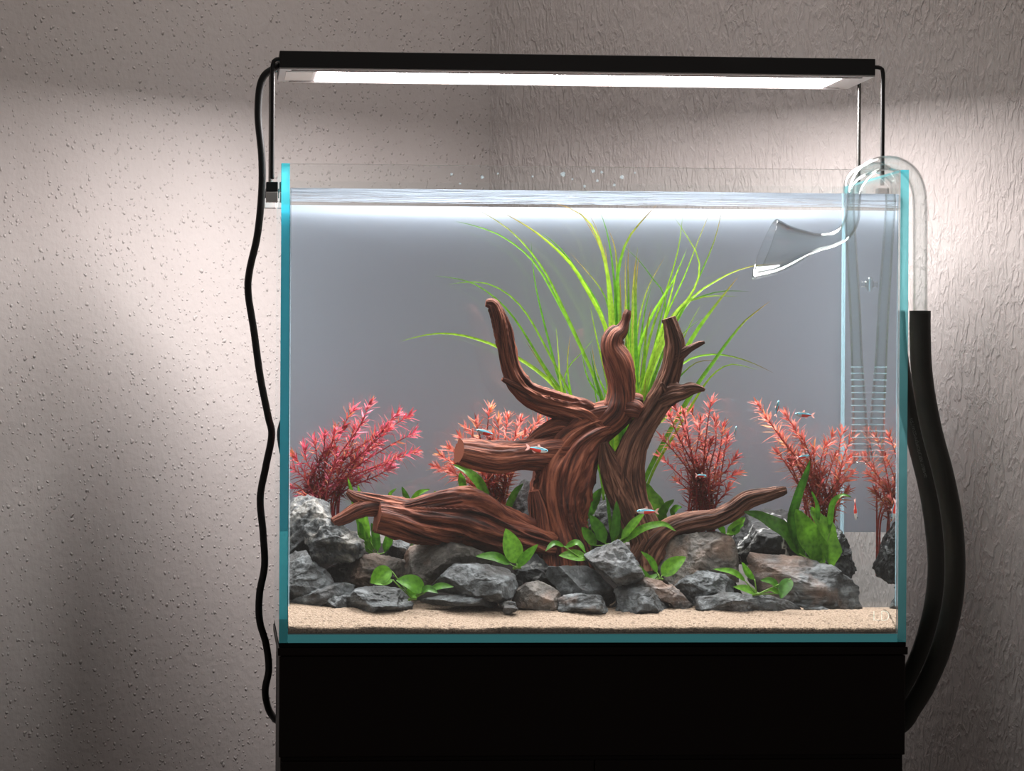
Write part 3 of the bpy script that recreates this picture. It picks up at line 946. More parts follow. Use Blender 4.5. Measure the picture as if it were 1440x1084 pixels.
# ------------------------------------------------------------------ driftwood
def wood_tube(path, d, seed, seg=84, step=.0011, groove=.11, knob=.16, k=2.3, flat=.95, fs=10.0, caps=(True, True)):
    """path rows: px, py, full width in px[, depth]"""
    ctrl = []
    for row in path:
        dd = row[3] if len(row) > 3 else d
        ctrl.append((*P(row[0], row[1], dd), row[2] / 2 * S(dd)))
    store = {}

    def wob(rr, th, sl):
        n = len(sl)
        T = th[None, :] + .6 * noise(np.stack([sl * 9, sl * 0 + seed, sl * 0], 1), seed)[:, None]
        cx, sx = np.cos(T), np.sin(T)
        SL = sl[:, None] + 0 * T
        base = np.stack([(cx * k).ravel() + seed * 5.3, (sx * k).ravel(), (SL * fs).ravel()], 1)
        wp = noise(base * np.array([.5, .5, 1.7]), seed + 40)
        base2 = base + np.stack([wp, -wp, 0 * wp], 1) * .45
        g = 1 - np.abs(fbm(base2, 3, seed)) * 2.2
        g2 = 1 - np.abs(noise(base2 * np.array([3.1, 3.1, 1.3]), seed + 11)) * 2.2
        lo = fbm(np.stack([cx.ravel() * .8 + seed, sx.ravel() * .8, (SL * 42).ravel()], 1), 2, seed + 20)
        f = 1 + groove * 1.25 * (g.reshape(n, -1) - .35) + groove * .6 * g2.reshape(n, -1) + knob * .5 * lo.reshape(n, -1)
        store['grain'] = np.stack([(cx * 2.4).ravel() + seed * 3, (sx * 2.4).ravel(), (SL * fs * 1.1).ravel()], 1) + np.stack([wp, -wp, wp * 0], 1) * .4
        return rr * f

    V, F, th, sl = tube(ctrl, seg, step, (False, False), wob)
    cut = []
    n = len(sl)
    gr = store['grain']
    nf = len(F)
    for e, on in ((0, caps[0]), (n - 1, caps[1])):
        if not on: continue
        ring = V[e * seg:(e + 1) * seg]
        cen = ring.mean(0); base = len(V)
        mid = cen + (ring - cen) * .5
        V = np.vstack([V, ring, mid, [cen]])
        gr = np.vstack([gr, np.repeat(gr[e * seg:e * seg + 1], 2 * seg + 1, 0) + np.vstack([ring, mid, [cen]]) * 60])
        for j in range(seg):
            q = (j + 1) % seg
            a = (base + j, base + q, base + seg + q, base + seg + j)
            b = (base + seg + j, base + seg + q, base + 2 * seg)
            F.append(a if e else a[::-1]); F.append(b if e else b[::-1])
    return V, F, gr, nf


def driftwood(name, tubes, label, m, cutmat=None, cats='driftwood'):
    V, F, GR, MI, off = [], [], [], [], 0
    for t in tubes:
        v, f, g, nf = t
        V.append(v); GR.append(g); F += [tuple(i + off for i in q) for q in f]
        MI += [0] * nf + [1] * (len(f) - nf); off += len(v)
    o = mk(name, np.vstack(V), F, [m, cutmat or m], midx=MI, attrs={'grain': ('FLOAT_VECTOR', np.vstack(GR))})
    return tag(o, label, cats, 'driftwood pieces')


DW = .150
trunk = wood_tube([(796, 806, 88), (791, 770, 78), (786, 735, 76), (787, 700, 82), (797, 660, 84), (812, 628, 72), (834, 603, 60), (858, 588, 50), (880, 573, 36), (894, 566, 28), (903, 566, 20)], DW, 3, 120, groove=.10, knob=.12)
cen = wood_tube([(848, 598, 40), (868, 578, 46), (874, 548, 40), (870, 513, 42), (861, 488, 34), (865, 472, 29), (874, 464, 20), (879, 453, 13), (882, 442, 12), (884, 436, 8)], DW - .004, 5, 72, groove=.05, knob=.10)
upl = wood_tube([(845, 600, 46), (821, 583, 42), (795, 574, 36), (762, 562, 36), (735, 545, 32), (720, 520, 27), (713, 490, 26), (706, 460, 25), (699, 440, 22), (692, 428, 17), (683, 426, 9)], DW, 8, 80, groove=.12, knob=.22)
stub = wood_tube([(645, 635, 36, DW - .05), (668, 639, 43, DW - .045), (695, 642, 46, DW - .035), (735, 640, 42, DW - .02), (768, 638, 52, DW - .008), (800, 640, 60, DW)], DW, 12, 80, groove=.07, knob=.16)
knot = wood_tube([(742, 622, 10, DW - .012), (760, 612, 22, DW - .008), (785, 606, 36, DW), (806, 618, 48, DW)], DW, 14, 60, groove=.14, knob=.2)
spl = wood_tube([(706, 533, 6, DW - .01), (722, 541, 12, DW - .008), (745, 552, 16, DW - .006), (770, 562, 20, DW - .004)], DW, 15, 40, groove=.1, knob=.1)
root = wood_tube([(752, 690, 14, DW - .024), (758, 720, 26, DW - .022), (762, 760, 34, DW - .018), (768, 800, 44, DW - .014)], DW, 16, 56, groove=.12, knob=.1)
stubn = wood_tube([(880, 575, 26, DW - .01), (893, 575, 26, DW - .014), (902, 579, 20, DW - .016)], DW, 18, 48, groove=.2, knob=.3)
driftwood('driftwood', [trunk, cen, upl, stub, knot, spl, root, stubn], 'twisted red-brown driftwood trunk with a sawn stub and two raised arms', M['wood'], M['cut'])

DL = .125
log = wood_tube([(530, 728, 43, .10), (555, 732, 47, .103), (585, 736, 52, .108), (615, 733, 64, .113), (645, 729, 80, .118), (668, 733, 82, .121), (695, 744, 70, .125), (725, 753, 60, .128), (752, 760, 54, .13), (775, 766, 46, .135)], DL, 21, 110, groove=.13, knob=.10, fs=9)
pr1 = wood_tube([(488, 691, 7, .108), (500, 699, 16, .108), (520, 706, 24, .108), (545, 713, 32, .110), (585, 722, 38, .112), (620, 726, 40, .114)], DL, 22, 60, groove=.12, knob=.12)
pr2 = wood_tube([(468, 735, 14, .098), (484, 728, 18, .101), (503, 718, 22, .104), (525, 713, 24, .107), (550, 716, 26, .11)], DL, 23, 56, groove=.1, knob=.1)
hump = wood_tube([(560, 718, 18, .104), (600, 712, 30, .108), (640, 706, 38, .114), (665, 706, 36, .118), (690, 722, 34, .122), (720, 738, 30, .126), (755, 744, 22, .13)], DL, 24, 70, groove=.15, knob=.12)
driftwood('driftwood', [log, pr1, pr2, hump], 'thick grooved driftwood log lying on stones with a forked end', M['wood'], M['cut'])

DR = .140
rt = wood_tube([(918, 800, 66), (915, 778, 58), (908, 752, 46), (893, 719, 44), (884, 690, 46), (882, 660, 46), (893, 622, 36), (912, 588, 33), (931, 555, 33), (943, 522, 28), (949, 488, 27), (944, 460, 20), (940, 447, 18)], DR, 31, 84, groove=.13, knob=.14)
fk = wood_tube([(849, 622, 11, DR - .006), (853, 640, 24, DR - .004), (862, 664, 36, DR - .002), (876, 692, 42, DR), (890, 722, 40, DR)], DR, 32, 64, groove=.13, knob=.12)
t1 = wood_tube([(946, 505, 18, DR - .004), (958, 497, 15, DR - .005), (970, 490, 10, DR - .006), (982, 484, 8, DR - .007), (991, 481, 4, DR - .008)], DR, 33, 36, groove=.12, knob=.15)
t2 = wood_tube([(928, 562, 24, DR - .004), (945, 554, 27, DR - .008), (960, 551, 22, DR - .012), (974, 546, 16, DR - .016), (984, 546, 11, DR - .018), (991, 548, 5, DR - .02)], DR, 34, 48, groove=.2, knob=.3)
t3 = wood_tube([(940, 552, 10, DR - .01), (934, 544, 7, DR - .012), (930, 538, 4, DR - .013)], DR, 35, 24, groove=.2, knob=.3)
low = wood_tube([(908, 790, 50, DR - .004), (922, 764, 44, DR - .006), (945, 744, 30, DR - .008), (975, 735, 30, DR - .01), (1004, 731, 29, DR - .012), (1030, 719, 28, DR - .014), (1052, 703, 26, DR - .016), (1078, 696, 19, DR - .018), (1098, 691, 14, DR - .02), (1106, 689, 9, DR - .02)], DR, 36, 80, groove=.14, knob=.14)
driftwood('driftwood', [rt, fk, t1, t2, t3, low], 'brown driftwood branch with side twigs and a low arm reaching out', M['wood2'], M['wood2'])

# ------------------------------------------------------------------ leaves
def ribbon(mid, wid, up, n=12, across=4, fold=.25, wave=0.0, prof='leaf', seed=0, tint=None, tipc=None):
    """leaf blade along control points mid (world); returns V,F,colour"""
    R = resample([(*p, 0) for p in mid], np.linalg.norm(np.array(mid[-1]) - np.array(mid[0])) / max(4, n))[:, :3]
    t = np.linspace(0, 1, len(R)); sl = np.concatenate([[0], np.cumsum(np.linalg.norm(np.diff(R, axis=0), axis=1))]); tt = sl / sl[-1]
    q = np.linspace(0, 1, n + 1)
    X = np.stack([np.interp(q, tt, R[:, k]) for k in range(3)], 1)
    T = np.gradient(X, axis=0); T /= np.linalg.norm(T, axis=1)[:, None]
    upv = np.array(up, float)
    Bn = np.cross(T, upv[None]); Bn /= np.linalg.norm(Bn, axis=1)[:, None] + 1e-9
    Nn = np.cross(Bn, T)
    if prof == 'leaf': w = np.sin(np.pi * np.clip(q, 0, 1) ** .8) ** .75 * (1 - .12 * q) + .04 * (1 - q)
    elif prof == 'strap': w = np.minimum(1, q / .12 + .35) * np.clip((1 - q) / .45, 0, 1) ** .7
    elif prof == 'fern': w = np.minimum(1, q * 4 + .1) * np.clip((1 - q) / .4, 0, 1) ** .6
    else: w = np.minimum(1, q * 3 + .3) * (1 - q) ** .55
    w = w * wid / 2; w[-1] = max(w[-1], wid * .01)
    V, F, Cc = [], [], []
    rg = random.Random(seed)
    p1, p2 = rg.uniform(0, 6), rg.uniform(0, 6)
    for i in range(n + 1):
        for j in range(across + 1):
            u = j / across * 2 - 1
            off = fold * abs(u) * w[i] + wave * wid * abs(u) * (math.sin(q[i] * 15 + p1) if u > 0 else math.sin(q[i] * 13 + p2))
            V.append(X[i] + Bn[i] * (u * w[i]) + Nn[i] * off)
            col = np.array(tint)
            if tipc is not None: col = col + (np.array(tipc) - col) * np.clip((q[i] - .8) / .2, 0, 1)
            if prof in ('leaf', 'fern') and abs(u) < .01: col = col * 1.25
            Cc.append((*col, 1))
    for i in range(n):
        for j in range(across):
            a = i * (across + 1) + j
            F.append((a, a + 1, a + across + 2, a + across + 1))
    return np.array(V), F, np.array(Cc)


def inside(V):
    return np.clip(V, [IX0 + .001, IY0 + .001, zf], [IX1 - .001, IY1 - .001, WZ - .0008])


def leaf_obj(name, parent, pts, d, wpx, tint, up=(0.1, -.85, .5), dd=None, m='leaf', prof='leaf', n=12, across=4, fold=.22, wave=0.0, seed=0, tipc=None):
    """pts px from root to tip; dd = depth offset at the tip"""
    k = len(pts); dd = dd if dd is not None else -.006
    mid = [P(x, y, d + dd * i / (k - 1)) for i, (x, y) in enumerate(pts)]
    V, F, Cc = ribbon(mid, wpx * S(d), up, n, across, fold, wave, prof, seed, tint, tipc)
    return mk(name, inside(V), F, M[m], parent, attrs={'tint': ('FLOAT_COLOR', Cc)})


GRN = [(.085, .25, .014), (.12, .32, .018), (.06, .19, .012), (.14, .35, .028), (.045, .15, .012)]


def plant(name, root, d, label, leaves, group, cat='plant', prof='leaf', dark=False, stem_to=None, wave=.0, dd=-.008, sink=0.0):
    r = P(*root, d)
    zroot = r[2] - sink
    t = thing(name, (r[0], r[1], zroot), label, cat, group)
    # short rhizome under the leaf stalks
    V, F, _, _ = tube([(r[0] - .004, r[1] + .001, zroot, .0012), (r[0], r[1], zroot + .0015, .0016), (r[0] + .004, r[1], zroot + .001, .0011)], 8, .001)
    mk('rhizome', V, F, M['stalk'], t)
    for i, (pts, w) in enumerate(leaves):
        base = GRN[2] if dark else GRN[0]
        col = np.array(GRN[(i * 2 + len(leaves)) % 5]) * (.75 if dark else 1.0)
        rg = random.Random(hash(root) % 999 + i)
        ddi = dd * rg.uniform(.5, 1.6) * (1 if i % 3 else .2)
        o = leaf_obj('leaf', t, pts, d, w, col, up=(rg.uniform(-.25, .25), -.85, .55), dd=ddi, prof=prof, wave=wave, seed=i + 3, n=14 if len(pts) < 4 else 20)
        p_a, p_b = P(*pts[0], d), np.array([r[0], r[1], zroot + .001])
        if np.linalg.norm(p_a - p_b) > .003:
            mid = (p_a + p_b) / 2 + np.array([0, -.001, .0])
            V, F, _, _ = tube([(*p_b, .0008), (*mid, .0007), (*p_a, .0007)], 6, .002)
            mk('stalk', V, F, M['stalk'], o)
    return t


M['stalk'] = plain('green_stalk', (0.12, 0.24, 0.03, 1), 0.5, spec=.3)
BR = 'small broad-leaved plants among the stones'
FE = 'narrow-leaved ferns among the wood'
plant('broadleaf_plant', (580, 838), .052, 'heart-leaved green plant growing behind the wide flat-topped stone',
      [([(551, 803), (538, 808), (521, 820)], 27), ([(552, 815), (540, 819), (526, 821)], 10), ([(596, 830), (578, 820), (557, 816)], 27),
       ([(605, 829), (620, 824), (638, 825)], 11), ([(591, 830), (603, 828), (616, 834)], 12), ([(588, 838), (578, 834), (572, 826)], 14)], BR, sink=.004)
plant('broadleaf_plant', (727, 800), .066, 'three-leaved bright green plant on the wedge stone before the trunk',
      [([(727, 792), (719, 770), (711, 743)], 33), ([(726, 797), (740, 783), (757, 765)], 16), ([(717, 793), (695, 783), (669, 782)], 16)], BR)
plant('broadleaf_plant', (818, 788), .085, 'small plant with curled dark leaves at the foot of the trunk',
      [([(825, 785), (806, 781), (786, 781)], 19), ([(795, 769), (812, 763), (824, 778)], 10), ([(793, 768), (779, 764), (767, 775)], 9)], BR)
plant('broadleaf_plant', (927, 816), .080, 'plant with one round upright leaf beside the slanted thin slab',
      [([(931, 809), (946, 795), (965, 783)], 24), ([(924, 805), (915, 788), (901, 775)], 11), ([(926, 807), (912, 812), (898, 794)], 9)], BR)
plant('broadleaf_plant', (1064, 836), .060, 'trailing leafy sprig over the long thin slab',
      [([(1048, 817), (1030, 804), (1003, 800)], 10), ([(1064, 834), (1048, 828), (1031, 825)], 13), ([(1061, 814), (1052, 806), (1043, 790)], 11),
       ([(1095, 826), (1084, 817), (1069, 816)], 12), ([(1112, 814), (1104, 826), (1098, 842)], 20), ([(1096, 834), (1088, 830), (1080, 829)], 10)], BR, sink=.001)
plant('fern', (1155, 795), .118, 'big fern with broad jagged leaves behind the layered slab',
      [([(1132, 785), (1095, 740), (1046, 719)], 24), ([(1122, 778), (1113, 735), (1121, 700), (1134, 665), (1139, 646)], 14), ([(1160, 792), (1138, 755), (1120, 716)], 34),
       ([(1172, 798), (1162, 752), (1141, 713)], 32), ([(1166, 750), (1170, 710), (1184, 696), (1197, 699)], 9), ([(1150, 740), (1149, 712), (1141, 690)], 7), ([(1150, 790), (1140, 760), (1131, 735)], 22)],
      FE, prof='fern', wave=.10, dark=True)
plant('fern', (530, 782), .150, 'fern leaves showing under the forked end of the log',
      [([(522, 779), (512, 755), (503, 733)], 18), ([(541, 777), (547, 755), (550, 738)], 13), ([(531, 776), (528, 752), (522, 735)], 12), ([(515, 770), (500, 712), (489, 671)], 9), ([(520, 760), (510, 715), (503, 681)], 9)],
      FE, prof='fern', wave=.07)
plant('fern', (580, 720), .165, 'thin fern sprigs peeping over the middle of the log',
      [([(578, 712), (571, 698), (565, 684)], 8), ([(576, 710), (588, 694), (605, 688)], 8), ([(560, 712), (548, 697), (558, 686)], 6), ([(618, 706), (614, 697), (611, 690)], 8)], FE, prof='fern', wave=.05, sink=.04)
plant('fern', (695, 730), .170, 'fern leaves between the log and the sawn stub',
      [([(690, 712), (668, 672), (637, 653)], 15), ([(652, 690), (650, 678), (647, 664)], 11), ([(712, 722), (722, 697), (736, 679)], 10), ([(705, 715), (695, 705), (690, 700)], 9), ([(745, 738), (752, 731), (760, 735)], 8)],
      FE, prof='fern', wave=.08, dark=True, sink=.04)
plant('fern', (856, 768), .108, 'leafy fern between the driftwood trunk and the branch',
      [([(838, 767), (830, 757), (818, 741)], 16), ([(851, 764), (842, 745), (829, 724)], 19), ([(862, 762), (866, 735), (867, 704)], 13),
       ([(876, 764), (902, 744), (932, 737), (951, 747)], 11), ([(874, 758), (888, 740), (907, 720)], 13)], FE, prof='fern', wave=.03)
plant('fern', (832, 735), .190, 'upright fern leaf behind the driftwood trunk',
      [([(826, 730), (832, 710), (846, 686)], 16), ([(832, 732), (828, 715), (830, 690)], 10)], FE, prof='fern', wave=.05, sink=.04)
plant('fern', (932, 738), .175, 'jagged fern leaves behind the low branch near the red bush',
      [([(936, 732), (918, 703), (902, 677)], 24), ([(944, 724), (950, 716), (959, 713)], 12), ([(925, 735), (935, 715), (948, 702)], 12)], FE, prof='fern', wave=.09, dark=True, sink=.03)
plant('fern', (1025, 754), .150, 'short fern tuft below the tip of the low branch',
      [([(1022, 752), (1033, 742), (1048, 727)], 14), ([(1020, 751), (1014, 744), (1008, 738)], 11), ([(1028, 752), (1040, 742), (1046, 738)], 10)], FE, prof='fern', wave=.06)

# tall grass
GD = .205
gr0 = P(868, 760, GD)
grass = thing('grass_plant', (gr0[0], gr0[1], gr0[2]), 'tall bright green grass plant fanning out behind the driftwood', 'plant')
BL = [
 ([(640, 311), (694, 326), (747, 364), (787, 430), (814, 484), (844, 556), (858, 640)], 5),
 ([(663, 289), (720, 326), (763, 377), (790, 430), (822, 500), (850, 570), (862, 650)], 5),
 ([(704, 297), (753, 326), (801, 369), (828, 412), (852, 460), (862, 540), (866, 650)], 7),
 ([(761, 327), (787, 348), (814, 385), (846, 441), (860, 520), (866, 640)], 6),
 ([(782, 286), (811, 297), (833, 318), (849, 358), (857, 417), (862, 560), (866, 660)], 7),
 ([(611, 388), (654, 394), (688, 412), (725, 450), (775, 530), (838, 610), (860, 660)], 4),
 ([(630, 400), (675, 396), (710, 410), (737, 436), (760, 475), (805, 560), (850, 640)], 4),
 ([(563, 480), (608, 469), (648, 471), (694, 485), (731, 505), (763, 527), (790, 555), (835, 610), (858, 660)], 6),
 ([(747, 340), (750, 382), (758, 425), (774, 489), (790, 545), (815, 600), (850, 660)], 4),
 ([(782, 460), (785, 497), (790, 551), (812, 610), (848, 665)], 5), ([(802, 471), (798, 511), (803, 554), (822, 620), (850, 670)], 5),
 ([(836, 475), (817, 497), (795, 524), (800, 570), (840, 650)], 3), ([(739, 479), (758, 508), (785, 552), (820, 610), (855, 665)], 5),
 ([(802, 356), (828, 385), (852, 420), (865, 500), (868, 640)], 5), ([(828, 300), (842, 330), (858, 400), (866, 520), (868, 650)], 5),
 ([(924, 287), (908, 305), (884, 334), (871, 372), (866, 430), (868, 560), (868, 660)], 8),
 ([(855, 321), (865, 348), (868, 390), (871, 430), (872, 560), (870, 660)], 8), ([(820, 305), (841, 340), (852, 377), (857, 430), (863, 560), (868, 660)], 7),
 ([(884, 342), (883, 377), (884, 417), (883, 460), (880, 560), (872, 660)], 6),
 ([(948, 305), (967, 334), (983, 364), (981, 396), (966, 422), (946, 446), (912, 530), (885, 640)], 5),
 ([(1017, 285), (1007, 332), (991, 372), (972, 414), (935, 490), (895, 620)], 4),
 ([(1039, 388), (1018, 414), (991, 449), (968, 484), (935, 550), (898, 640)], 9),
 ([(1094, 373), (1069, 372), (1034, 381), (1002, 398), (970, 422), (935, 480), (905, 560), (885, 640)], 5),
 ([(1055, 410), (1018, 409), (986, 417), (959, 432), (922, 500), (890, 620)], 4), ([(1037, 417), (1002, 416), (970, 423), (946, 443), (912, 520), (888, 640)], 5),
 ([(1085, 422), (1050, 449), (1023, 481), (1002, 511), (978, 545), (940, 610), (905, 680)], 7),
 ([(1089, 525), (1055, 509), (1018, 499), (986, 500), (960, 511), (928, 550), (895, 640)], 4),
 ([(1066, 520), (1029, 512), (1005, 524), (986, 548), (955, 600), (915, 670)], 4), ([(1015, 508), (986, 507), (964, 521), (935, 560), (900, 650)], 4),
 ([(935, 361), (914, 398), (903, 430), (895, 473), (890, 530), (880, 640)], 4), ([(916, 401), (906, 441), (900, 484), (890, 570), (878, 660)], 6),
 ([(966, 350), (946, 396), (924, 430), (908, 462), (890, 525), (876, 640)], 7), ([(954, 374), (942, 420), (932, 457), (920, 492), (900, 565), (884, 660)], 7),
 ([(871, 342), (895, 362), (918, 392), (935, 418), (930, 480), (895, 620)], 3), ([(985, 429), (970, 457), (952, 495), (915, 570), (888, 660)], 4),
 ([(991, 445), (970, 460), (955, 476), (925, 530), (890, 640)], 3), ([(1003, 288), (985, 330), (962, 390), (935, 450), (895, 580), (878, 660)], 3),
 ([(960, 300), (955, 345), (940, 400), (915, 470), (888, 600), (874, 660)], 4), ([(840, 270 + 20), (852, 320), (862, 380), (868, 480), (870, 650)], 5),
]
gc = [(.13, .34, .02), (.19, .42, .025), (.25, .45, .03), (.09, .27, .02), (.30, .48, .05)]
rg = random.Random(21)
for i in range(46):
    tx = rg.gauss(880, 34); ty = rg.uniform(340, 600); bx = rg.uniform(850, 905)
    lean = (tx - 875) * .25
    BL.append(([(tx + lean, ty), (tx, ty + 45), ((tx + bx) / 2, ty * .45 + 660 * .55), (bx, 670)], rg.uniform(4, 7.5)))
for i, (pts, w) in enumerate(BL):
    pts = pts[::-1]
    bx = pts[0][0]
    d = GD + rg.uniform(-.022, .03)
    root_px = (868 + (bx - 868) * .45, 762)
    col = np.array(gc[i % 5]) * rg.uniform(.8, 1.15)
    tipc = (.30, .16, .06) if rg.random() < .6 else None
    o = leaf_obj('blade', grass, [root_px] + pts, d, w * .9 + .4, col, up=(rg.uniform(-.5, .5), -1, rg.uniform(0, .35)),
                 dd=rg.uniform(-.03, .03), m='grass', prof='strap', n=26, across=2, fold=.3, seed=i, tipc=tipc)

# ------------------------------------------------------------------ red stem plants
def red_clump(label, base, d, tips, spread, seed, pal):
    rg = random.Random(seed)
    r = P(*base, d); zsoil = zb + .055
    t = thing('red_stem_plant', (r[0], r[1], zsoil), label, 'plant', 'bushes of red stem plants along the back')
    tips = tips + [(base[0] + (tx - base[0]) * f_ + rg.uniform(-8, 8), base[1] + (ty - base[1]) * f_ + rg.uniform(-6, 6)) for tx, ty in tips[::2] for f_ in (rg.uniform(.5, .85),)]
    for k, tip in enumerate(tips):
        dt = d + rg.uniform(-.022, .022)
        b = P(base[0] + rg.uniform(-spread, spread), base[1] + rg.uniform(-4, 8), dt)
        e = P(tip[0] + rg.uniform(-2, 2), tip[1] + 3, dt + rg.uniform(-.015, .015))
        low_ = np.array([b[0], b[1], zsoil - .005])
        m1 = b + (e - b) * .4 + np.array([(e[0] - b[0]) * -.12 + rg.uniform(-.003, .003), rg.uniform(-.003, .003), .004])
        m2 = b + (e - b) * .75 + np.array([(e[0] - b[0]) * -.05 + rg.uniform(-.003, .003), rg.uniform(-.003, .003), .002])
        pth = [low_, b, m1, m2, e]
        V, F, _, sl = tube([(*p, .0011 - .0006 * i / 4) for i, p in enumerate(pth)], 6, .004)
        sc = np.array(pal[0]) * rg.uniform(.6, .9)
        st = mk('stem', V, F, M['red'], t, attrs={'tint': ('FLOAT_COLOR', np.tile([*sc, 1], (len(V), 1)))})
        R = resample([(*p, 0) for p in pth], .0008)[:, :3]
        T = np.gradient(R, axis=0); T /= np.linalg.norm(T, axis=1)[:, None]
        s_ = np.concatenate([[0], np.cumsum(np.linalg.norm(np.diff(R, axis=0), axis=1))]); tot = s_[-1]
        pos = tot - .0002; vs = []; cs = []; fs_ = []; off = 0; nd = 0
        start = np.linalg.norm(b - low_) + rg.uniform(.0, .012)
        while pos > start:
            u = (pos - start) / (tot - start)
            j = min(len(R) - 1, np.searchsorted(s_, pos))
            tip_n = max(0, 1 - (tot - pos) / .016)
            ax = T[j]
            a0 = nd * 1.25 + rg.uniform(-.4, .4)
            sx = np.cross(ax, [0, 1, 0]); sx /= np.linalg.norm(sx); sy = np.cross(ax, sx)
            for h in range(3 if tip_n < .3 else 4):
                if rg.random() < .08: continue
                an = a0 + h * 2.09 + rg.uniform(-.3, .3)
                outw = sx * math.cos(an) + sy * math.sin(an)
                ln = rg.uniform(.0095, .0185) * (1 - .30 * tip_n) * (.75 + .35 * u)
                el = .30 + .75 * tip_n + rg.uniform(-.22, .25)
                dr = ax * math.sin(el) + outw * math.cos(el); dr /= np.linalg.norm(dr)
                sag = rg.uniform(-.25, .35) * (1 - tip_n)
                p0 = R[j]; p1 = p0 + dr * ln * .5; p2 = p0 + dr * ln + (ax * sag - np.array([0, 0, .12])) * ln * .5
                col = np.array(pal[rg.randrange(len(pal))])
                col = col * rg.uniform(.55, 1.0)
                if u > .75 and rg.random() < .5: col = col * .4 + np.array(pal[-1]) * .6
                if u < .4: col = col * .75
                v, f, cc = ribbon([p0, p1, p2], rg.uniform(.0020, .0032), np.cross(dr, np.cross(ax, dr)) + 1e-3, 4, 2, .3, 0, 'lance', rg.randrange(99), col)
                vs.append(v); cs.append(cc); fs_ += [tuple(i + off for i in q) for q in f]; off += len(v)
            nd += 1
            pos -= (.0014 + .0026 * (1 - tip_n)) * rg.uniform(.85, 1.2)
        lv = mk('leaves', inside(np.vstack(vs)), fs_, M['red'], st, attrs={'tint': ('FLOAT_COLOR', np.vstack(cs))})
        lv['kind'] = 'stuff'
    return t


PK = [(.62, .085, .11), (.70, .14, .13), (.56, .065, .12), (.74, .25, .14), (.84, .19, .31)]
PO = [(.66, .14, .115), (.74, .22, .14), (.60, .11, .11), (.78, .34, .17), (.84, .28, .26)]
PD = [(.58, .10, .095), (.66, .16, .12), (.50, .075, .09), (.70, .25, .14), (.76, .22, .22)]
red_clump('pink-red bushy stem plant above the stones at the cord-side pane', (452, 712), .205,
          [(409, 655), (416, 640), (428, 628), (440, 618), (455, 610), (470, 602), (483, 598), (497, 572), (521, 565), (508, 590), (540, 598), (560, 578), (576, 582), (582, 606), (583, 632), (560, 640), (533, 622), (470, 630), (412, 682), (500, 640), (545, 650)], 26, 1, PK)
red_clump('red stem plant rising behind the sawn driftwood stub', (700, 716), .215,
          [(616, 655), (620, 638), (632, 628), (648, 612), (655, 600), (672, 592), (690, 573), (702, 590), (716, 585), (733, 588), (756, 588), (775, 584), (740, 605), (640, 650), (665, 620), (725, 610), (690, 620)], 14, 2, PO)
red_clump('dense dark red stem plant behind the low branch', (985, 722), .205,
          [(930, 640), (932, 615), (942, 580), (948, 566), (962, 580), (972, 574), (985, 588), (1000, 563), (1005, 590), (1018, 598), (1024, 615), (1033, 640), (1037, 662), (965, 610), (990, 620), (950, 625), (1010, 640)], 22, 3, PD)
red_clump('coral stem plant behind the big fern by the hose-side pane', (1152, 735), .195,
          [(1066, 566), (1080, 585), (1104, 580), (1118, 598), (1098, 610), (1130, 612), (1145, 628), (1160, 622), (1170, 610), (1182, 604), (1200, 612), (1203, 640), (1195, 665), (1110, 645), (1125, 640), (1175, 640), (1190, 690), (1140, 650)], 22, 4, PO)

# ------------------------------------------------------------------ fish
def fish_mats():
    m, nt, out = mat('neon_fish_skin')
    tc = N_(nt, 'ShaderNodeTexCoord'); sp = N_(nt, 'ShaderNodeSeparateXYZ'); L(nt, tc.outputs['Object'], sp.inputs[0])
    x, z = sp.outputs[0], sp.outputs[2]
    zz = mth(nt, 'MULTIPLY_ADD', z, 180.0); nt.nodes[-1].inputs[2].default_value = .5
    cr = ramp(nt, zz, [(0.0, (.62, .60, .58)), (0.40, (.72, .68, .66)), (0.56, (.16, .62, .85)), (0.70, (.24, .72, .92)), (0.80, (.10, .12, .11))])
    red = mth(nt, 'MULTIPLY', mth(nt, 'LESS_THAN', zz, .55), mth(nt, 'LESS_THAN', x, .0022))
    mc = N_(nt, 'ShaderNodeMix', data_type='RGBA')
    L(nt, red, mc.inputs[0]); L(nt, cr.outputs[0], mc.inputs[6]); mc.inputs[7].default_value = (.72, .055, .035, 1)
    b = N_(nt, 'ShaderNodeBsdfPrincipled', i_Roughness=.3)
    L(nt, mc.outputs[2], b.inputs['Base Color']); L(nt, b.outputs[0], out.inputs[0])
    m2, nt, out = mat('fish_fin')
    d = N_(nt, 'ShaderNodeBsdfTranslucent', i_Color=(.75, .45, .4, 1)); t = N_(nt, 'ShaderNodeBsdfTransparent')
    mx = N_(nt, 'ShaderNodeMixShader', i_0=.5)
    L(nt, d.outputs[0], mx.inputs[1]); L(nt, t.outputs[0], mx.inputs[2]); L(nt, mx.outputs[0], out.inputs[0])
    return m, m2, plain('fish_eye', (.01, .012, .014, 1), .15)


M['fish'], M['fin'], M['eye'] = fish_mats()
FISH = {}


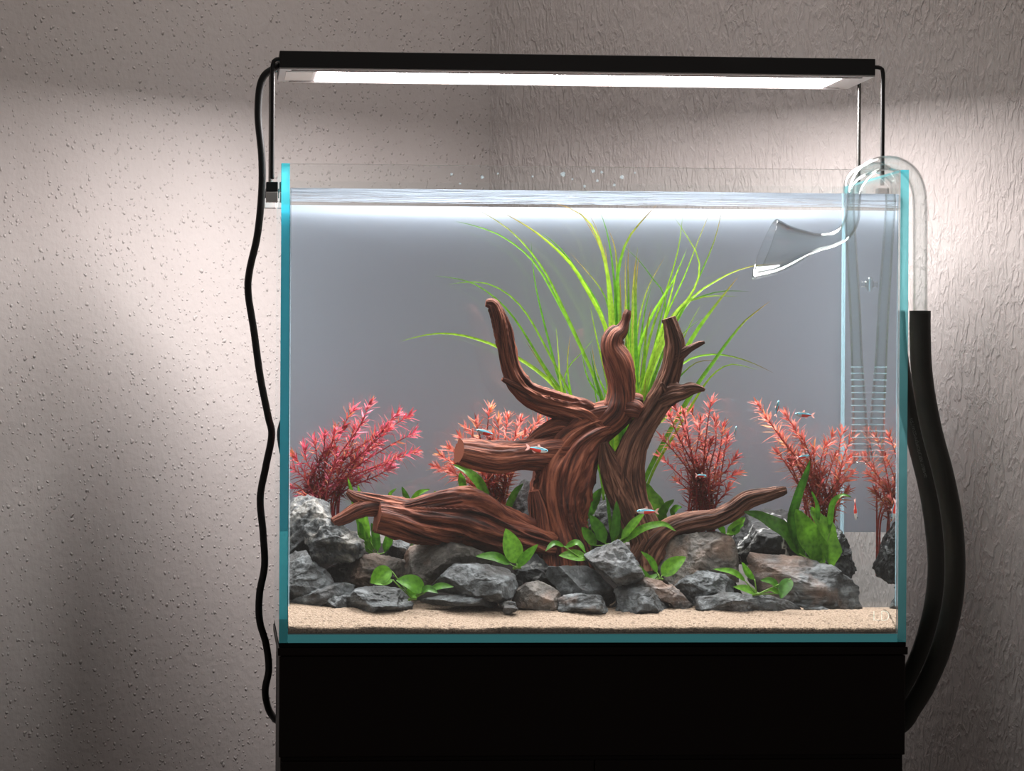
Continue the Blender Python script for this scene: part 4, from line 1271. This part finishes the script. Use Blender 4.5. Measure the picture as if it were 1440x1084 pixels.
def fish_proto():
    xs = [.0088, .0082, .0070, .0050, .0020, -.0015, -.0045, -.0066, -.0078]
    hs = [.0002, .0009, .0016, .0022, .0026, .0024, .0016, .0009, .0007]
    ws = [.0002, .0007, .0011, .0014, .0014, .0012, .0008, .0004, .0003]
    n = 14; V, F = [], []
    for x, h, w in zip(xs, hs, ws):
        for j in range(n):
            a = 2 * math.pi * j / n
            V.append((x, w * math.cos(a), h * math.sin(a)))
    for i in range(len(xs) - 1):
        for j in range(n):
            k = (j + 1) % n; F.append((i * n + j, (i + 1) * n + j, (i + 1) * n + k, i * n + k))
    F.append(tuple(range(n))); F.append(tuple((len(xs) - 1) * n + j for j in range(n - 1, -1, -1)))
    def me(nm, V, F, m, sm=True):
        q = bpy.data.meshes.new(nm); q.from_pydata(V, [], F); q.materials.append(m); q.update()
        if sm: smooth(q)
        return q
    t = .00012
    def fin(pts):
        k = len(pts)
        V = [(a, -t, b) for a, b in pts] + [(a, t, b) for a, b in pts]
        F = [tuple(range(k)), tuple(range(2 * k - 1, k - 1, -1))] + [(i, i + k, (i + 1) % k + k, (i + 1) % k) for i in range(k)]
        return V, F
    FISH['body'] = me('body', V, F, M['fish'])
    for nm, pts in (('tail_fin', [(-.0074, .0005), (-.0098, .0026), (-.0118, .0030), (-.0098, 0), (-.0116, -.0028), (-.0096, -.0024), (-.0074, -.0005)]),
                    ('dorsal_fin', [(.0018, .0024), (.0002, .0044), (-.0012, .0040), (-.0010, .0021)]),
                    ('anal_fin', [(-.0010, -.0022), (-.0026, -.0036), (-.0052, -.0020), (-.0048, -.0012)])):
        FISH[nm] = me(nm, *fin(pts), M['fin'], False)
    bm = bmesh.new(); bmesh.ops.create_uvsphere(bm, u_segments=10, v_segments=8, radius=.00062)
    FISH['eye'] = bpy.data.meshes.new('eye'); bm.to_mesh(FISH['eye']); bm.free(); FISH['eye'].materials.append(M['eye']); smooth(FISH['eye'])


fish_proto()


def fish(px, py, d, length, head, turn, label):
    """head: pitch of the body in degrees, turn: heading about the vertical (0 = +x)"""
    p = P(px, py, d)
    t = thing('neon_tetra', p, label, 'fish', 'small neon fish in the tank')
    t.rotation_euler = (0, math.radians(-head), math.radians(turn))
    k = 1.15 * length * S(d) / .0206
    t.scale = (k, k, k)
    for nm in ('body', 'tail_fin', 'dorsal_fin', 'anal_fin', 'eye', 'eye'):
        o = bpy.data.objects.new(nm, FISH[nm]); COL.objects.link(o); o.parent = t
    eyes = [c_ for c_ in t.children if c_.data is FISH['eye']]
    for e, sg in zip(eyes, (-1, 1)): e.location = (.0066, sg * .00105, .0005)


fish(757, 632, .055, 30, -10, 12, 'neon fish swimming in front of the sawn driftwood stub')
fish(682, 608, .190, 28, 14, 195, 'silvery neon fish among red leaves above the sawn stub')
fish(909, 719, .085, 28, 0, 172, 'neon fish with red tail swimming past the branch base')
fish(1130, 583, .140, 26, 4, 186, 'neon fish hovering above the coral stem plant')
fish(1034, 607, .17, 18, 65, 60, 'pale neon fish rising steeply beside the dense dark red plant')
fish(987, 669, .150, 20, -4, 35, 'neon fish in front of the dense dark red plant')
fish(1130, 642, .125, 20, 8, 20, 'neon fish within the coral stem plant leaves')
fish(1203, 718, .115, 28, -80, 60, 'red neon fish diving by the hose-side pane below the intake')
fish(1093, 573, .150, 22, 72, 40, 'pinkish neon fish rising beside the tip of the coral plant')

# ------------------------------------------------------------------ glass pipes and hoses
def shell(ctrl, wall_, seg=28, step=.0025, end_t=None):
    """open-ended glass tube with an inner face"""
    V, F, _, sl = tube(ctrl, seg, step, (False, False), None, end_t)
    c2 = [(a, b, c_, r - wall_) for a, b, c_, r in ctrl]
    V2, F2, _, _ = tube(c2, seg, step, (False, False), None, end_t)
    n = len(V); A, B = join([(V, F), (V2, [q[::-1] for q in F2])])
    rings = n // seg
    for e in (0, rings - 1):
        for j in range(seg):
            k = (j + 1) % seg
            q = (e * seg + j, e * seg + k, n + e * seg + k, n + e * seg + j)
            B.append(q if e else q[::-1])
    return A, B


DO = .050
opx = [(1294, 455, 21), (1294, 430, 21), (1294, 360, 21), (1294, 300, 21), (1292, 268, 21), (1283, 246, 21), (1267, 233, 21), (1249, 229, 21), (1230, 233, 21), (1213, 246, 21), (1203, 265, 21),
       (1200, 288, 21), (1198, 308, 22), (1189, 326, 22), (1171, 337, 22), (1150, 341, 27), (1126, 344, 46), (1100, 348, 72), (1075, 350.5, 93)]
ctrl = [(*P(x, y, DO), w / 2 * S(DO)) for x, y, w in opx]
V, F = shell(ctrl, .0011, 36, .002, (-.935, 0, .355))
op = thing('outflow_pipe', P(1249, 229, DO), 'clear glass outflow pipe with a wide lily-shaped mouth', 'pipe')
mk('tube', V, F, M['pipe'], op)
DI = .150
xo = TW + .0185
ipx = [(1203, 262, 16), (1203, 285, 16), (1206, 340, 16), (1211, 430, 17), (1214, 510, 18), (1217, 570, 21), (1219, 620, 24), (1221, 650, 25)]
low_i = [(*P(x - 9, y, DI), w / 2 * S(DI)) for x, y, w in ipx]
zt = P(1230, 236, DI)[2]
xi = low_i[0][0]
up_i = [(xo, DI, zb + .285, .006), (xo, DI, zb + .34, .006), (xo, DI, zt - .025, .006), (xo - .004, DI, zt - .009, .006), (xo - .016, DI, zt - .001, .006),
        ((xo + xi) / 2, DI, zt, .006), (xi + .014, DI, zt - .003, .006), (xi + .004, DI, zt - .010, .006)]
ip = thing('intake_pipe', low_i[-1][:3], 'slim clear glass intake pipe with a slotted lower end', 'pipe')
V, F = shell(up_i + low_i, .001, 22)
mk('tube', V, F, M['pipe'], ip)
for y in range(516, 645, 9):
    x = np.interp(y, [510, 570, 620, 650], [1214, 1217, 1219, 1221]); w = np.interp(y, [510, 570, 620, 650], [18, 21, 24, 25])
    cp = P(x - 9, y, DI); rr = w / 2 * S(DI) + .0002
    th = np.linspace(0, 2 * math.pi, 25)
    V, F, _, _ = tube([(cp[0] + rr * math.cos(a), cp[1] + rr * math.sin(a), cp[2], .00055) for a in th], 5, .001)
    mk('slot_ring', V, F, M['spot'], ip)
V, F, _, _ = tube([(*P(1212, 649, DI), 25 / 2 * S(DI) + .0006), (*P(1212, 652, DI), 25 / 2 * S(DI) + .0006)], 24, .001)
mk('end_rim', V, F, M['pipe'], ip)


def suction(parent, x, y, z, name='suction_cup'):
    prof = [(0.0, .0075), (.0012, .0072), (.003, .0035), (.006, .0030), (.0075, .0035)]
    V, F, _, _ = tube([(x - a, y, z, r) for a, r in prof], 18, .001)
    mk(name, V, F, M['pipe'], parent)


suction(ip, TW - TG - .0012, DI, P(1240, 400, DI)[2])

ha = [(1294, 437, .05), (1294, 470, .05), (1297, 530, .052), (1309, 600, .06), (1326, 665, .07), (1338, 725, .085), (1343, 790, .10), (1339, 850, .115), (1324, 910, .13), (1303, 960, .145), (1282, 995, .16), (1262, 1020, .175)]
hb = [(1259, 437, .15), (1262, 490, .15), (1272, 550, .152), (1289, 620, .155), (1306, 690, .16), (1315, 750, .165), (1318, 800, .17), (1313, 850, .175), (1299, 905, .19), (1280, 950, .205), (1258, 985, .22)]


def hose(pts, r, label):
    ctrl = [(*P(x, y, d), r) for x, y, d in pts]
    a, b = np.array(ctrl[-2][:3]), np.array(ctrl[-1][:3])
    ctrl.append((TW - .012, b[1] + .012, b[2] - .018, r))     # into the side of the cabinet
    V, F, _, _ = tube(ctrl, 28, .004)
    o = mk('filter_hose', V, F, M['hose']); tag(o, label, 'hose', 'black filter hoses')
    return o, ctrl


h1, hc1 = hose(ha, .0104, 'thick dark hose pushed onto the glass outflow pipe')
h2, hc2 = hose(hb, .0098, 'dark hose with faint grey print running behind the outflow hose')


def hose_print(txt, size, s_start, ang, ctrl, r, parent):
    R = resample([(*q[:3], 0) for q in ctrl], .002)[:, :3]
    T, N, B = frames(R)
    sl = np.concatenate([[0], np.cumsum(np.linalg.norm(np.diff(R, axis=0), axis=1))])
    V, F = text_mesh(txt, size)
    out = []
    for x, y, _ in V:
        s_ = s_start + x
        X = np.array([np.interp(s_, sl, R[:, k]) for k in range(3)])
        n = np.array([np.interp(s_, sl, N[:, k]) for k in range(3)]); b = np.array([np.interp(s_, sl, B[:, k]) for k in range(3)])
        a = ang + y / r
        out.append(X + (n * math.cos(a) + b * math.sin(a)) * (r + .00015))
    return mk('printed_text', out, F, M['print'], parent, sm=False)


hose_print('1/2"|16/22MM|PROFILTER TUBING', .0042, .108, .05, hc2, .0098, h2)
